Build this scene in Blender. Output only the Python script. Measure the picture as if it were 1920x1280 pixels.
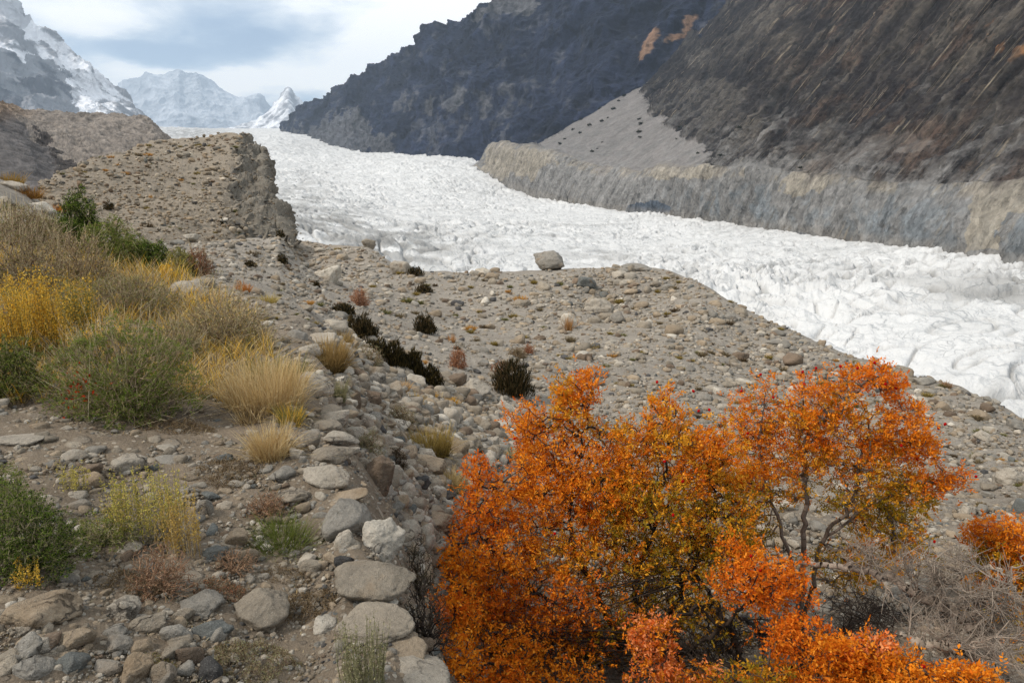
import bpy, math, random
import numpy as np
from mathutils import Vector, Matrix

for _o in list(bpy.data.objects):
    bpy.data.objects.remove(_o, do_unlink=True)
S = bpy.context.scene
C = S.collection
rng = np.random.default_rng(7)
random.seed(7)

# ------------------------------------------------------------------ camera
F = 1280.0                       # focal length in photo pixels (24 mm on full frame)
PITCH = math.atan(310 / F)
cam_d = bpy.data.cameras.new('camera')
cam_d.sensor_width = 36
cam_d.lens = 36 * F / 1920
cam_d.clip_start = 0.05
cam_d.clip_end = 60000
cam = bpy.data.objects.new('camera', cam_d)
C.objects.link(cam)
cam.rotation_euler = (math.pi / 2 - PITCH, 0, 0)
S.camera = cam

# ------------------------------------------------------------------ light
SUN_EL, SUN_AZ = math.radians(48), math.radians(-112)    # azimuth from +Y, clockwise; the sun stands to the left and a little behind
sd = bpy.data.lights.new('sun', 'SUN')
sd.energy = 3.0
sd.angle = math.radians(11)
sd.color = (1.0, 0.93, 0.84)
sun = bpy.data.objects.new('sun', sd)
C.objects.link(sun)
_to = Vector((math.sin(SUN_AZ) * math.cos(SUN_EL), math.cos(SUN_AZ) * math.cos(SUN_EL), math.sin(SUN_EL)))
sun.rotation_euler = _to.to_track_quat('Z', 'Y').to_euler()

W = bpy.data.worlds.new('World')
S.world = W
W.use_nodes = True
S.view_settings.view_transform = 'Standard'
S.view_settings.look = 'None'
S.view_settings.gamma = 1
S.view_settings.exposure = 0.40
S.cycles.max_bounces = 6
S.cycles.transparent_max_bounces = 4
S.cycles.volume_bounces = 0
S.cycles.use_denoising = True
S.cycles.denoising_prefilter = 'NONE'
S.cycles.volume_step_rate = 4


def lin(r, g, b):
    return tuple(((c / 255) / 12.92 if c / 255 < 0.04045 else ((c / 255 + 0.055) / 1.055) ** 2.4) for c in (r, g, b))


class NT:
    """small helper to write node trees"""
    def __init__(self, tree):
        self.t = tree
        self.n = tree.nodes
        self.l = tree.links

    def new(self, kind, **kw):
        x = self.n.new(kind)
        ins = kw.pop('ins', {})
        for k, v in kw.items():
            setattr(x, k, v)
        for k, v in ins.items():
            self.set(x, k, v)
        return x

    def set(self, node, key, v):
        s = node.inputs[key]
        if isinstance(v, bpy.types.NodeSocket):
            self.l.new(v, s)
        elif isinstance(v, bpy.types.Node):
            self.l.new(v.outputs[0], s)
        elif isinstance(v, (tuple, list)) and len(v) == 3 and s.type == 'RGBA':
            s.default_value = (*v, 1)
        else:
            s.default_value = v

    def math(self, op, a, b=0.0, clamp=False):
        x = self.n.new('ShaderNodeMath')
        x.operation = op
        x.use_clamp = clamp
        self.set(x, 0, a)
        self.set(x, 1, b)
        return x.outputs[0]

    def mix(self, f, a, b, mode='MIX'):
        x = self.n.new('ShaderNodeMix')
        x.data_type = 'RGBA'
        x.blend_type = mode
        x.clamp_factor = True
        self.set(x, 0, f)
        self.set(x, 6, a)
        self.set(x, 7, b)
        return x.outputs[2]

    def ramp(self, f, a, b):
        x = self.n.new('ShaderNodeMapRange')
        x.clamp = True
        self.set(x, 0, f)
        x.inputs[1].default_value = a
        x.inputs[2].default_value = b
        return x.outputs[0]

    def noise(self, vec, scale, detail=4, rough=0.55, dist=0.0):
        x = self.n.new('ShaderNodeTexNoise')
        self.set(x, 'Vector', vec)
        x.inputs['Scale'].default_value = scale
        x.inputs['Detail'].default_value = detail
        x.inputs['Roughness'].default_value = rough
        x.inputs['Distortion'].default_value = dist
        return x.outputs[0]

    def voro(self, vec, scale, feature='F1', out='Distance', rnd=1.0):
        x = self.n.new('ShaderNodeTexVoronoi')
        x.feature = feature
        self.set(x, 'Vector', vec)
        x.inputs['Scale'].default_value = scale
        x.inputs['Randomness'].default_value = rnd
        return x.outputs[out]


def world_sky():
    q = NT(W.node_tree)
    q.n.clear()
    out = q.new('ShaderNodeOutputWorld')
    sky = q.new('ShaderNodeTexSky', sky_type='NISHITA')
    sky.sun_disc = False
    sky.sun_elevation = SUN_EL
    sky.sun_rotation = SUN_AZ
    sky.altitude = 2500
    b1 = q.new('ShaderNodeBackground', ins={'Color': sky, 'Strength': 0.10})
    tc = q.new('ShaderNodeTexCoord').outputs['Generated']
    sep = q.new('ShaderNodeSeparateXYZ', ins={0: tc})
    el = sep.outputs[2]
    mp = q.new('ShaderNodeMapping', ins={'Vector': tc, 'Rotation': (0, 0, 0.5), 'Scale': (1.0, 1.0, 3.0)}).outputs[0]
    n1 = q.noise(mp, 3.4, 6, 0.52, 0.7)
    n2 = q.noise(mp, 8.5, 5, 0.55, 0.8)
    az = q.math('ARCTAN2', sep.outputs[0], sep.outputs[1])
    wz = q.new('ShaderNodeTexNoise', ins={'Vector': mp, 'Scale': 5.0, 'Detail': 5.0, 'Roughness': 0.6})
    ws = q.new('ShaderNodeSeparateColor', ins={0: wz.outputs['Color']})
    az = q.math('ADD', az, q.math('MULTIPLY', q.math('SUBTRACT', ws.outputs[0], 0.5), 0.16))
    el = q.math('ADD', el, q.math('MULTIPLY', q.math('SUBTRACT', ws.outputs[1], 0.5), 0.07))
    dens = q.math('ADD', q.math('MULTIPLY', q.math('SUBTRACT', n1, 0.5), 1.3), q.math('MULTIPLY', q.math('SUBTRACT', n2, 0.5), 0.7))
    dens = q.math('ADD', dens, 0.52)
    # where the cloud deck is thick (bright) and where it thins out to blue grey: direction, spread, amount
    for (u, v, su, sv, amp) in [(150, 20, 130, 40, 0.45), (820, 60, 230, 120, 0.45), (420, 152, 230, 24, 0.42), (250, 165, 90, 26, 0.25), (130, 96, 70, 26, -0.30), (300, 96, 120, 26, -0.42),
                                (470, 84, 130, 30, -0.36), (400, 25, 110, 30, -0.22), (600, 188, 80, 18, -0.45), (560, 40, 90, 40, -0.12)]:
        d = pix_dir(u, v)
        d = d / np.linalg.norm(d)
        x = q.math('POWER', q.math('MULTIPLY', q.math('SUBTRACT', az, math.atan2(d[0], d[1])), F / su * 1.15), 2.0)
        y = q.math('POWER', q.math('MULTIPLY', q.math('SUBTRACT', el, float(d[2])), F / sv), 2.0)
        g = q.math('POWER', 2.718, q.math('MULTIPLY', q.math('ADD', x, y), -1.0))
        dens = q.math('ADD', dens, q.math('MULTIPLY', g, amp))
    mask = q.math('ADD', q.math('MULTIPLY', q.ramp(dens, 0.10, 0.60), 0.80), 0.18, True)
    tone = q.mix(q.ramp(dens, 0.20, 0.78), (0.50, 0.60, 0.70), (1.0, 0.975, 0.93))
    b2 = q.new('ShaderNodeBackground', ins={'Color': tone, 'Strength': 1.25})
    m = q.new('ShaderNodeMixShader', ins={0: mask})
    q.l.new(b1.outputs[0], m.inputs[1])
    q.l.new(b2.outputs[0], m.inputs[2])
    q.l.new(m.outputs[0], out.inputs[0])


# ------------------------------------------------------------------ geometry of the view: a pixel of the photo and a distance give a point
def pix_dir(u, v):
    u = np.asarray(u, float)
    v = np.asarray(v, float)
    a = (u - 960) / F
    b = -(v - 640) / F
    return np.stack([a, math.cos(PITCH) + b * math.sin(PITCH), -math.sin(PITCH) + b * math.cos(PITCH)], -1)


def at(u, v, r):
    d = pix_dir(u, v)
    h = np.hypot(d[..., 0], d[..., 1])
    return d / h[..., None] * np.asarray(r, float)[..., None]


def project(p):
    x, y, z = p[..., 0], p[..., 1], p[..., 2]
    fwd = y * math.cos(PITCH) - z * math.sin(PITCH)
    up = y * math.sin(PITCH) + z * math.cos(PITCH)
    fwd = np.maximum(fwd, 1e-3)
    return 960 + F * x / fwd, 640 - F * up / fwd


def scale_at(p):
    """metres per photo pixel at a point"""
    return (p[1] * math.cos(PITCH) - p[2] * math.sin(PITCH)) / F


world_sky()

# ------------------------------------------------------------------ noise
_perm = np.random.default_rng(3).permutation(256).astype(np.int64)
_perm = np.concatenate([_perm, _perm, _perm])
_grad = np.random.default_rng(5).normal(size=(256, 3))
_grad /= np.linalg.norm(_grad, axis=1)[:, None]


def perlin(p):
    i = np.floor(p).astype(np.int64)
    f = p - i
    w = f * f * f * (f * (f * 6 - 15) + 10)
    i &= 255
    out = 0
    for dx in (0, 1):
        wx = w[:, 0] if dx else 1 - w[:, 0]
        for dy in (0, 1):
            wy = w[:, 1] if dy else 1 - w[:, 1]
            for dz in (0, 1):
                wz = w[:, 2] if dz else 1 - w[:, 2]
                g = _grad[_perm[_perm[_perm[(i[:, 0] + dx) & 255] + ((i[:, 1] + dy) & 255)] + ((i[:, 2] + dz) & 255)]]
                out = out + wx * wy * wz * ((f - (dx, dy, dz)) * g).sum(1)
    return out * 1.6


def fbm(p, octs=5, gain=0.5, lac=2.03):
    s, a = 0, 1.0
    for k in range(octs):
        s = s + a * perlin(p + 17.3 * k)
        p = p * lac
        a *= gain
    return s


def ridged(p, octs=5, gain=0.5, lac=2.1):
    s, a, w = 0, 1.0, 1.0
    for k in range(octs):
        n = (1 - np.abs(perlin(p + 11.7 * k))) ** 2
        s = s + a * n * w
        w = np.clip(n * 1.5, 0, 1)
        p = p * lac
        a *= gain
    return s - 0.9


def smooth(x, a, b):
    t = np.clip((x - a) / (b - a), 0, 1)
    return t * t * (3 - 2 * t)


def in_poly(u, v, poly):
    poly = np.asarray(poly, float)
    c = np.zeros(u.shape, bool)
    j = len(poly) - 1
    for i in range(len(poly)):
        xi, yi = poly[i]
        xj, yj = poly[j]
        if yi != yj:
            c ^= ((yi > v) != (yj > v)) & (u < (xj - xi) * (v - yi) / (yj - yi) + xi)
        j = i
    return c


# ------------------------------------------------------------------ mesh building
class Geo:
    def __init__(self):
        self.v, self.f, self.c, self.n = [], [], [], 0

    def add(self, v, f, c):
        """f: array of triangles or quads (m x 3 or m x 4); c: one colour or one per vertex"""
        v = np.asarray(v, np.float32).reshape(-1, 3)
        c = np.broadcast_to(np.asarray(c, np.float32), (len(v), 3))
        self.v.append(v)
        self.c.append(c)
        self.f.append(np.asarray(f, np.int64) + self.n)
        self.n += len(v)

    def mesh(self, name, mat, shade=True):
        me = bpy.data.meshes.new(name)
        v = np.concatenate(self.v)
        c = np.concatenate(self.c)
        me.vertices.add(len(v))
        me.vertices.foreach_set('co', v.ravel())
        loops = np.concatenate([f.ravel() for f in self.f]).astype(np.int32)
        tot = np.concatenate([np.full(len(f), f.shape[1]) for f in self.f])
        me.loops.add(len(loops))
        me.loops.foreach_set('vertex_index', loops)
        me.polygons.add(len(tot))
        start = np.concatenate([[0], np.cumsum(tot)[:-1]]).astype(np.int32)
        me.polygons.foreach_set('loop_start', start)
        me.polygons.foreach_set('use_smooth', np.full(len(tot), shade))
        at_ = me.attributes.new('tint', 'FLOAT_COLOR', 'POINT')
        at_.data.foreach_set('color', np.concatenate([c, np.ones((len(c), 1), np.float32)], 1).astype(np.float32).ravel())
        me.update(calc_edges=True)
        me.materials.append(mat)
        return me

    def build(self, name, mat, parent=None, shade=True, loc=None):
        o = bpy.data.objects.new(name, self.mesh(name, mat, shade))
        C.objects.link(o)
        if parent is not None:
            o.parent = parent
        if loc is not None:
            o.location = loc
        return o


def tag(o, label=None, cat=None, group=None, kind=None):
    if label:
        o['label'] = label
    if cat:
        o['category'] = cat
    if group:
        o['group'] = group
    if kind:
        o['kind'] = kind
    return o


def grid_faces(nu, nv):
    i = np.arange(nu * nv).reshape(nu, nv)
    return np.stack([i[:-1, :-1], i[1:, :-1], i[1:, 1:], i[:-1, 1:]], -1).reshape(-1, 4)


def catmull(a, s):
    """a: n x ..., s: parameters in 0..n-1"""
    n = len(a)
    i = np.clip(np.floor(s).astype(int), 0, n - 2)
    t = (s - i).reshape((-1,) + (1,) * (a.ndim - 1))
    p0, p1, p2, p3 = a[np.maximum(i - 1, 0)], a[i], a[i + 1], a[np.minimum(i + 2, n - 1)]
    return p1 + 0.5 * t * (p2 - p0 + t * (2 * p0 - 5 * p1 + 4 * p2 - p3 + t * (3 * (p1 - p2) + p3 - p0))) * 0.9 + 0.1 * t * (p2 - p1)


def patch(cols, nu, nv):
    """control columns of (u, v, distance) -> nu x nv points of a surface, with the columns' own parameters"""
    a = np.array(cols, float)
    a[..., 2] = np.log(a[..., 2])
    b = catmull(a, np.linspace(0, len(a) - 1, nu))
    b = catmull(np.swapaxes(b, 0, 1), np.linspace(0, a.shape[1] - 1, nv))
    b = np.swapaxes(b, 0, 1)
    P = at(b[..., 0], b[..., 1], np.exp(b[..., 2]))
    return P, b[..., 0], b[..., 1]


def normals(P):
    du = np.gradient(P, axis=0)
    dv = np.gradient(P, axis=1)
    n = np.cross(du, dv)
    n /= np.linalg.norm(n, axis=-1)[..., None] + 1e-12
    s = np.sign((n * -P).sum(-1))
    return n * s[..., None]


# ------------------------------------------------------------------ materials
def base_mat(name, rough=0.9):
    m = bpy.data.materials.new(name)
    m.use_nodes = True
    q = NT(m.node_tree)
    q.n.clear()
    out = q.new('ShaderNodeOutputMaterial')
    b = q.new('ShaderNodeBsdfPrincipled')
    b.inputs['Roughness'].default_value = rough
    b.inputs['Specular IOR Level'].default_value = 0.2
    q.l.new(b.outputs[0], out.inputs[0])
    return m, q, b, out


def bump(q, h, strength, dist, prev=None):
    x = q.new('ShaderNodeBump', ins={'Height': h, 'Strength': strength, 'Distance': dist})
    if prev is not None:
        q.l.new(prev, x.inputs['Normal'])
    return x.outputs[0]


def tint(q):
    return q.new('ShaderNodeAttribute', attribute_name='tint').outputs['Color']


def mat_rockface(name, scale, var=0.5, bumpd=3.0, rough=0.95, fine=6.0, facets=0.0):
    """bare mountain rock: tint from the mesh, broken by noise at two scales (metres)"""
    m, q, b, _ = base_mat(name, rough)
    pos = q.new('ShaderNodeNewGeometry').outputs['Position']
    n1 = q.noise(pos, 1 / scale, 8, 0.62)
    n2 = q.noise(pos, fine / scale, 6, 0.7)
    k = q.math('ADD', q.math('MULTIPLY', n1, 0.5), q.math('MULTIPLY', n2, 0.5))
    k = q.math('ADD', q.math('MULTIPLY', q.math('SUBTRACT', k, 0.5), 4.0 * var), 1.0)
    if facets:
        tall = q.new('ShaderNodeMapping', ins={'Vector': pos, 'Scale': (1.0, 1.0, 0.55)}).outputs[0]
        f1 = q.new('ShaderNodeSeparateColor', ins={0: q.voro(tall, 4.5 / scale, 'F1', 'Color')}).outputs[0]
        f2 = q.new('ShaderNodeSeparateColor', ins={0: q.voro(tall, 11.0 / scale, 'F1', 'Color')}).outputs[0]
        k = q.math('ADD', k, q.math('MULTIPLY', q.math('SUBTRACT', q.math('ADD', f1, f2), 1.0), facets))
        k = q.math('MAXIMUM', k, 0.12)
    col = q.new('ShaderNodeVectorMath', operation='SCALE', ins={0: tint(q)})
    q.set(col, 'Scale', k)
    q.l.new(col.outputs[0], b.inputs['Base Color'])
    q.l.new(bump(q, k, 0.6, bumpd), b.inputs['Normal'])
    return m


def mat_strata():
    """steeply bedded rock: fine streaks run along the beds"""
    m, q, b, _ = base_mat('bedded_rock', 0.95)
    pos = q.new('ShaderNodeNewGeometry').outputs['Position']
    st = q.new('ShaderNodeAttribute', attribute_name='strata').outputs['Vector']
    sp = q.new('ShaderNodeSeparateXYZ', ins={0: st})
    flat = q.new('ShaderNodeCombineXYZ', ins={0: sp.outputs[0], 1: sp.outputs[1]}).outputs[0]
    isr = sp.outputs[2]
    a1 = q.noise(flat, 1.6, 8, 0.66, 0.3)
    a2 = q.noise(flat, 6.0, 5, 0.7)
    n1 = q.noise(pos, 1 / 22, 8, 0.62)
    n2 = q.noise(pos, 0.28, 6, 0.7)
    k = q.math('ADD', q.math('MULTIPLY', n1, 0.5), q.math('MULTIPLY', n2, 0.5))
    k = q.math('ADD', q.math('MULTIPLY', q.math('SUBTRACT', k, 0.5), 1.3), 1.0)
    ks = q.math('ADD', q.math('MULTIPLY', a1, 0.6), q.math('MULTIPLY', a2, 0.4))
    gate = q.ramp(q.noise(pos, 1 / 34, 5, 0.6), 0.49, 0.60)
    long = q.new('ShaderNodeMapping', ins={'Vector': flat, 'Scale': (1.0, 0.40, 1.0)}).outputs[0]
    rib = q.math('MULTIPLY', q.ramp(q.noise(long, 1.8, 5, 0.70, 0.0), 0.56, 0.605), gate)
    gate2 = q.ramp(q.noise(pos, 1 / 21, 5, 0.6), 0.42, 0.56)
    crack = q.math('MULTIPLY', q.ramp(q.noise(flat, 1.9, 6, 0.75, 0.0), 0.46, 0.41), gate2)
    ks = q.math('MULTIPLY', q.math('SUBTRACT', ks, 0.5), 0.8)
    ks = q.math('MULTIPLY', q.math('SUBTRACT', ks, q.math('MULTIPLY', crack, 0.6)), isr)
    k = q.math('MAXIMUM', q.math('ADD', k, ks), 0.15)
    slab = q.new('ShaderNodeMapping', ins={'Vector': flat, 'Scale': (1.0, 5.0, 1.0)}).outputs[0]
    w_ = q.new('ShaderNodeTexNoise', ins={'Vector': slab, 'Scale': 2.0, 'Detail': 3.0})
    w2_ = q.new('ShaderNodeVectorMath', operation='SCALE', ins={0: w_.outputs['Color']})
    w2_.inputs['Scale'].default_value = 0.25
    slab = q.new('ShaderNodeVectorMath', operation='ADD', ins={0: slab, 1: w2_.outputs[0]}).outputs[0]
    cell1 = q.new('ShaderNodeSeparateColor', ins={0: q.voro(slab, 0.85, 'F1', 'Color')}).outputs[0]
    cell2 = q.new('ShaderNodeSeparateColor', ins={0: q.voro(slab, 2.3, 'F1', 'Color')}).outputs[0]
    facet = q.math('ADD', q.math('MULTIPLY', q.math('SUBTRACT', cell1, 0.5), 0.65), q.math('MULTIPLY', q.math('SUBTRACT', cell2, 0.5), 0.75))
    blk1 = q.new('ShaderNodeSeparateColor', ins={0: q.voro(pos, 0.15, 'F1', 'Color')}).outputs[0]
    blk2 = q.new('ShaderNodeSeparateColor', ins={0: q.voro(pos, 0.42, 'F1', 'Color')}).outputs[0]
    blk = q.math('MULTIPLY', q.math('SUBTRACT', q.math('ADD', blk1, blk2), 1.0), q.math('ADD', q.math('MULTIPLY', isr, 0.35), 0.22))
    k = q.math('MAXIMUM', q.math('ADD', q.math('ADD', k, blk), q.math('MULTIPLY', facet, isr)), 0.15)
    col = q.new('ShaderNodeVectorMath', operation='SCALE', ins={0: tint(q)})
    q.set(col, 'Scale', k)
    c = q.mix(q.math('MULTIPLY', q.math('MULTIPLY', rib, isr), 1.0, True), col.outputs[0], lin(142, 130, 112))
    q.l.new(c, b.inputs['Base Color'])
    k = q.math('ADD', k, q.math('MULTIPLY', rib, 0.8))
    q.l.new(bump(q, k, 0.7, 2.2), b.inputs['Normal'])
    return m


def mat_ground():
    m, q, b, _ = base_mat('gravelly_soil', 0.97)
    pos = q.new('ShaderNodeNewGeometry').outputs['Position']
    t = tint(q)
    n0 = q.noise(pos, 0.35, 6, 0.6)
    n1 = q.noise(pos, 2.6, 8, 0.65)
    n2 = q.noise(pos, 21, 6, 0.7)
    n3 = q.noise(pos, 95, 4, 0.7)
    v1 = q.new('ShaderNodeTexVoronoi', ins={'Vector': pos, 'Scale': 7.0})
    v2 = q.new('ShaderNodeTexVoronoi', ins={'Vector': pos, 'Scale': 26.0})
    k = q.math('ADD', q.math('MULTIPLY', n1, 0.55), q.math('MULTIPLY', n2, 0.45))
    k = q.math('ADD', k, q.math('MULTIPLY', n3, 0.35))
    k = q.math('ADD', q.math('MULTIPLY', q.math('SUBTRACT', k, 0.68), 1.9), 1.0)
    col = q.new('ShaderNodeVectorMath', operation='SCALE', ins={0: t})
    q.set(col, 'Scale', k)
    c = col.outputs[0]
    # embedded pebbles: each cell its own grey
    sepc = q.new('ShaderNodeSeparateColor', ins={0: v2.outputs['Color']})
    peb = q.math('MULTIPLY', q.ramp(v2.outputs['Distance'], 0.42, 0.28), q.math('GREATER_THAN', sepc.outputs[0], 0.62))
    pc = q.mix(sepc.outputs[1], lin(104, 94, 82), lin(182, 170, 152))
    c = q.mix(q.math('MULTIPLY', peb, 0.75), c, pc)
    sep1 = q.new('ShaderNodeSeparateColor', ins={0: v1.outputs['Color']})
    peb1 = q.math('MULTIPLY', q.ramp(v1.outputs['Distance'], 0.40, 0.30), q.math('GREATER_THAN', sep1.outputs[0], 0.74))
    pc1 = q.mix(sep1.outputs[1], lin(110, 100, 88), lin(176, 164, 146))
    c = q.mix(q.math('MULTIPLY', peb1, 0.7), c, pc1)
    # dry litter and darker soil in patches
    lit = q.math('MULTIPLY', q.ramp(n0, 0.52, 0.64), q.ramp(n2, 0.46, 0.62))
    c = q.mix(q.math('MULTIPLY', lit, 0.55), c, lin(96, 82, 66))
    q.l.new(c, b.inputs['Base Color'])
    h = q.math('ADD', q.math('MULTIPLY', peb, 0.7), q.math('MULTIPLY', n3, 0.7))
    nb = bump(q, q.math('ADD', n2, q.math('MULTIPLY', peb1, 0.8)), 0.8, 0.05)
    q.l.new(bump(q, h, 0.8, 0.016, nb), b.inputs['Normal'])
    return m


def mat_ice():
    m, q, b, _ = base_mat('glacier_ice', 0.75)
    pos = q.new('ShaderNodeNewGeometry').outputs['Position']
    t = tint(q)
    n1 = q.noise(pos, 0.16, 6, 0.6)
    mp = q.new('ShaderNodeMapping', ins={'Vector': pos, 'Scale': (0.9, 0.9, 0.10)}).outputs[0]
    n2 = q.noise(mp, 0.8, 5, 0.65)
    wn = q.new('ShaderNodeTexNoise', ins={'Vector': pos, 'Scale': 0.05, 'Detail': 4.0})
    wsc = q.new('ShaderNodeVectorMath', operation='SCALE', ins={0: wn.outputs['Color']})
    wsc.inputs['Scale'].default_value = 26.0
    wad = q.new('ShaderNodeVectorMath', operation='ADD', ins={0: q.new('ShaderNodeMapping', ins={'Vector': pos, 'Rotation': (0, 0, 0.5), 'Scale': (1.0, 0.5, 0.25)}).outputs[0], 1: wsc.outputs[0]}).outputs[0]
    line = q.math('MULTIPLY', q.ramp(q.voro(wad, 0.075, 'DISTANCE_TO_EDGE'), 0.055, 0.0), q.ramp(q.noise(pos, 0.03, 4), 0.44, 0.60))
    line2 = q.math('MULTIPLY', q.ramp(q.voro(wad, 0.21, 'DISTANCE_TO_EDGE'), 0.06, 0.0), q.ramp(q.noise(pos, 0.045, 4), 0.50, 0.62))
    lines = q.math('MAXIMUM', q.math('MULTIPLY', line, 0.48), q.math('MULTIPLY', line2, 0.34))
    band = q.noise(q.new('ShaderNodeMapping', ins={'Vector': pos, 'Scale': (0.03, 0.03, 1.1)}).outputs[0], 1.2, 3, 0.6)
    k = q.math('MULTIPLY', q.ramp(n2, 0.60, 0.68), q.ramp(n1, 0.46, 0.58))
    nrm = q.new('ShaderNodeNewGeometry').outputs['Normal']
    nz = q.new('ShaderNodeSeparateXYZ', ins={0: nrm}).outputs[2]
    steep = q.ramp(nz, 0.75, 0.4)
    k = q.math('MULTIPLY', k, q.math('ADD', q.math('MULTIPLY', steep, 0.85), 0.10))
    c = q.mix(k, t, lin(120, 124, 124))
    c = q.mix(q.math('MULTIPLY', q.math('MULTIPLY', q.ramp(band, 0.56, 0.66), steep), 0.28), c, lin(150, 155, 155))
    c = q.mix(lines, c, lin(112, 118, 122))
    q.l.new(c, b.inputs['Base Color'])
    q.l.new(bump(q, q.math('SUBTRACT', q.math('ADD', n1, n2), lines), 0.6, 1.4), b.inputs['Normal'])
    return m


def mat_stone(name, per_object):
    m, q, b, _ = base_mat(name, 0.9)
    pos = q.new('ShaderNodeNewGeometry').outputs['Position']
    c = q.new('ShaderNodeObjectInfo').outputs['Color'] if per_object else tint(q)
    n1 = q.noise(pos, 5.0, 7, 0.6, 0.4)
    n2 = q.noise(pos, 55, 5, 0.75)
    n3 = q.noise(pos, 240, 2, 0.7)
    k = q.math('ADD', q.math('MULTIPLY', n1, 0.6), q.math('MULTIPLY', n2, 0.55))
    k = q.math('ADD', q.math('MULTIPLY', q.math('SUBTRACT', k, 0.575), 1.9), 1.0)
    col = q.new('ShaderNodeVectorMath', operation='SCALE', ins={0: c})
    q.set(col, 'Scale', k)
    c2 = col.outputs[0]
    if per_object:
        sp = q.voro(pos, 130.0)
        c2 = q.mix(q.math('MULTIPLY', q.ramp(q.math('ADD', sp, q.math('MULTIPLY', n2, 0.3)), 0.34, 0.22), 0.62), c2, lin(58, 54, 50))
        c2 = q.mix(q.math('MULTIPLY', q.ramp(n3, 0.60, 0.72), 0.35), c2, lin(214, 208, 198))
        wv = q.new('ShaderNodeVectorMath', operation='ADD', ins={0: pos})
        nv_ = q.new('ShaderNodeTexNoise', ins={'Vector': pos, 'Scale': 7.0, 'Detail': 4.0})
        sv = q.new('ShaderNodeVectorMath', operation='SCALE', ins={0: nv_.outputs['Color']})
        sv.inputs['Scale'].default_value = 0.35
        q.l.new(sv.outputs[0], wv.inputs[1])
        vein = q.ramp(q.voro(wv.outputs[0], 2.6, 'DISTANCE_TO_EDGE'), 0.022, 0.004)
        vein = q.math('MULTIPLY', vein, q.ramp(q.noise(pos, 3.1, 3), 0.50, 0.60))
        c2 = q.mix(q.math('MULTIPLY', vein, 0.75), c2, lin(60, 54, 48))
        lich = q.math('MULTIPLY', q.ramp(q.noise(pos, 16, 6, 0.72), 0.575, 0.635), q.ramp(q.noise(pos, 2.7, 3, 0.6), 0.46, 0.62))
        c2 = q.mix(q.math('MULTIPLY', lich, 0.6), c2, lin(74, 68, 54))
        stain = q.math('MULTIPLY', q.ramp(q.noise(pos, 2.2, 5, 0.6, 0.6), 0.55, 0.70), 0.55)
        c2 = q.mix(stain, c2, lin(122, 100, 74))
    q.l.new(c2, b.inputs['Base Color'])
    nb = bump(q, q.math('SUBTRACT', n1, q.math('MULTIPLY', vein, 0.25)) if per_object else n1, 0.7, 0.08)
    q.l.new(bump(q, q.math('ADD', n2, q.math('MULTIPLY', n3, 0.5)), 0.8, 0.016, nb), b.inputs['Normal'])
    return m


def mat_leaf(name, trans=0.3):
    m = bpy.data.materials.new(name)
    m.use_nodes = True
    q = NT(m.node_tree)
    q.n.clear()
    out = q.new('ShaderNodeOutputMaterial')
    t = tint(q)
    d = q.new('ShaderNodeBsdfDiffuse', ins={'Color': t})
    tr = q.new('ShaderNodeBsdfTranslucent', ins={'Color': t})
    mx = q.new('ShaderNodeMixShader', ins={0: trans})
    q.l.new(d.outputs[0], mx.inputs[1])
    q.l.new(tr.outputs[0], mx.inputs[2])
    q.l.new(mx.outputs[0], out.inputs[0])
    return m


def mat_bark():
    m, q, b, _ = base_mat('bark', 0.9)
    pos = q.new('ShaderNodeNewGeometry').outputs['Position']
    n = q.noise(pos, 60, 5, 0.7)
    k = q.math('ADD', q.math('MULTIPLY', q.math('SUBTRACT', n, 0.5), 1.4), 1.0)
    col = q.new('ShaderNodeVectorMath', operation='SCALE', ins={0: tint(q)})
    q.set(col, 'Scale', k)
    q.l.new(col.outputs[0], b.inputs['Base Color'])
    q.l.new(bump(q, n, 0.5, 0.01), b.inputs['Normal'])
    return m


M = {}
M['ground'] = mat_ground()
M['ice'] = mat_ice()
M['far_rock'] = mat_rockface('far_rock', 90, 0.75, 10.0, fine=5, facets=0.55)
M['face_rock'] = mat_strata()
M['till'] = mat_rockface('till', 9, 0.5, 0.8, fine=5, facets=0.30)
M['snow_rock'] = mat_rockface('snow_rock', 260, 0.22, 20.0, fine=7, facets=0.10)
M['stone'] = mat_stone('stone', True)
M['pebble'] = mat_stone('pebble', False)
M['leaf'] = mat_leaf('leaf', 0.33)
M['grass'] = mat_leaf('dry_grass', 0.25)
M['bark'] = mat_bark()
M['far_leaf'] = mat_leaf('far_leaf', 0.1)

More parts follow.
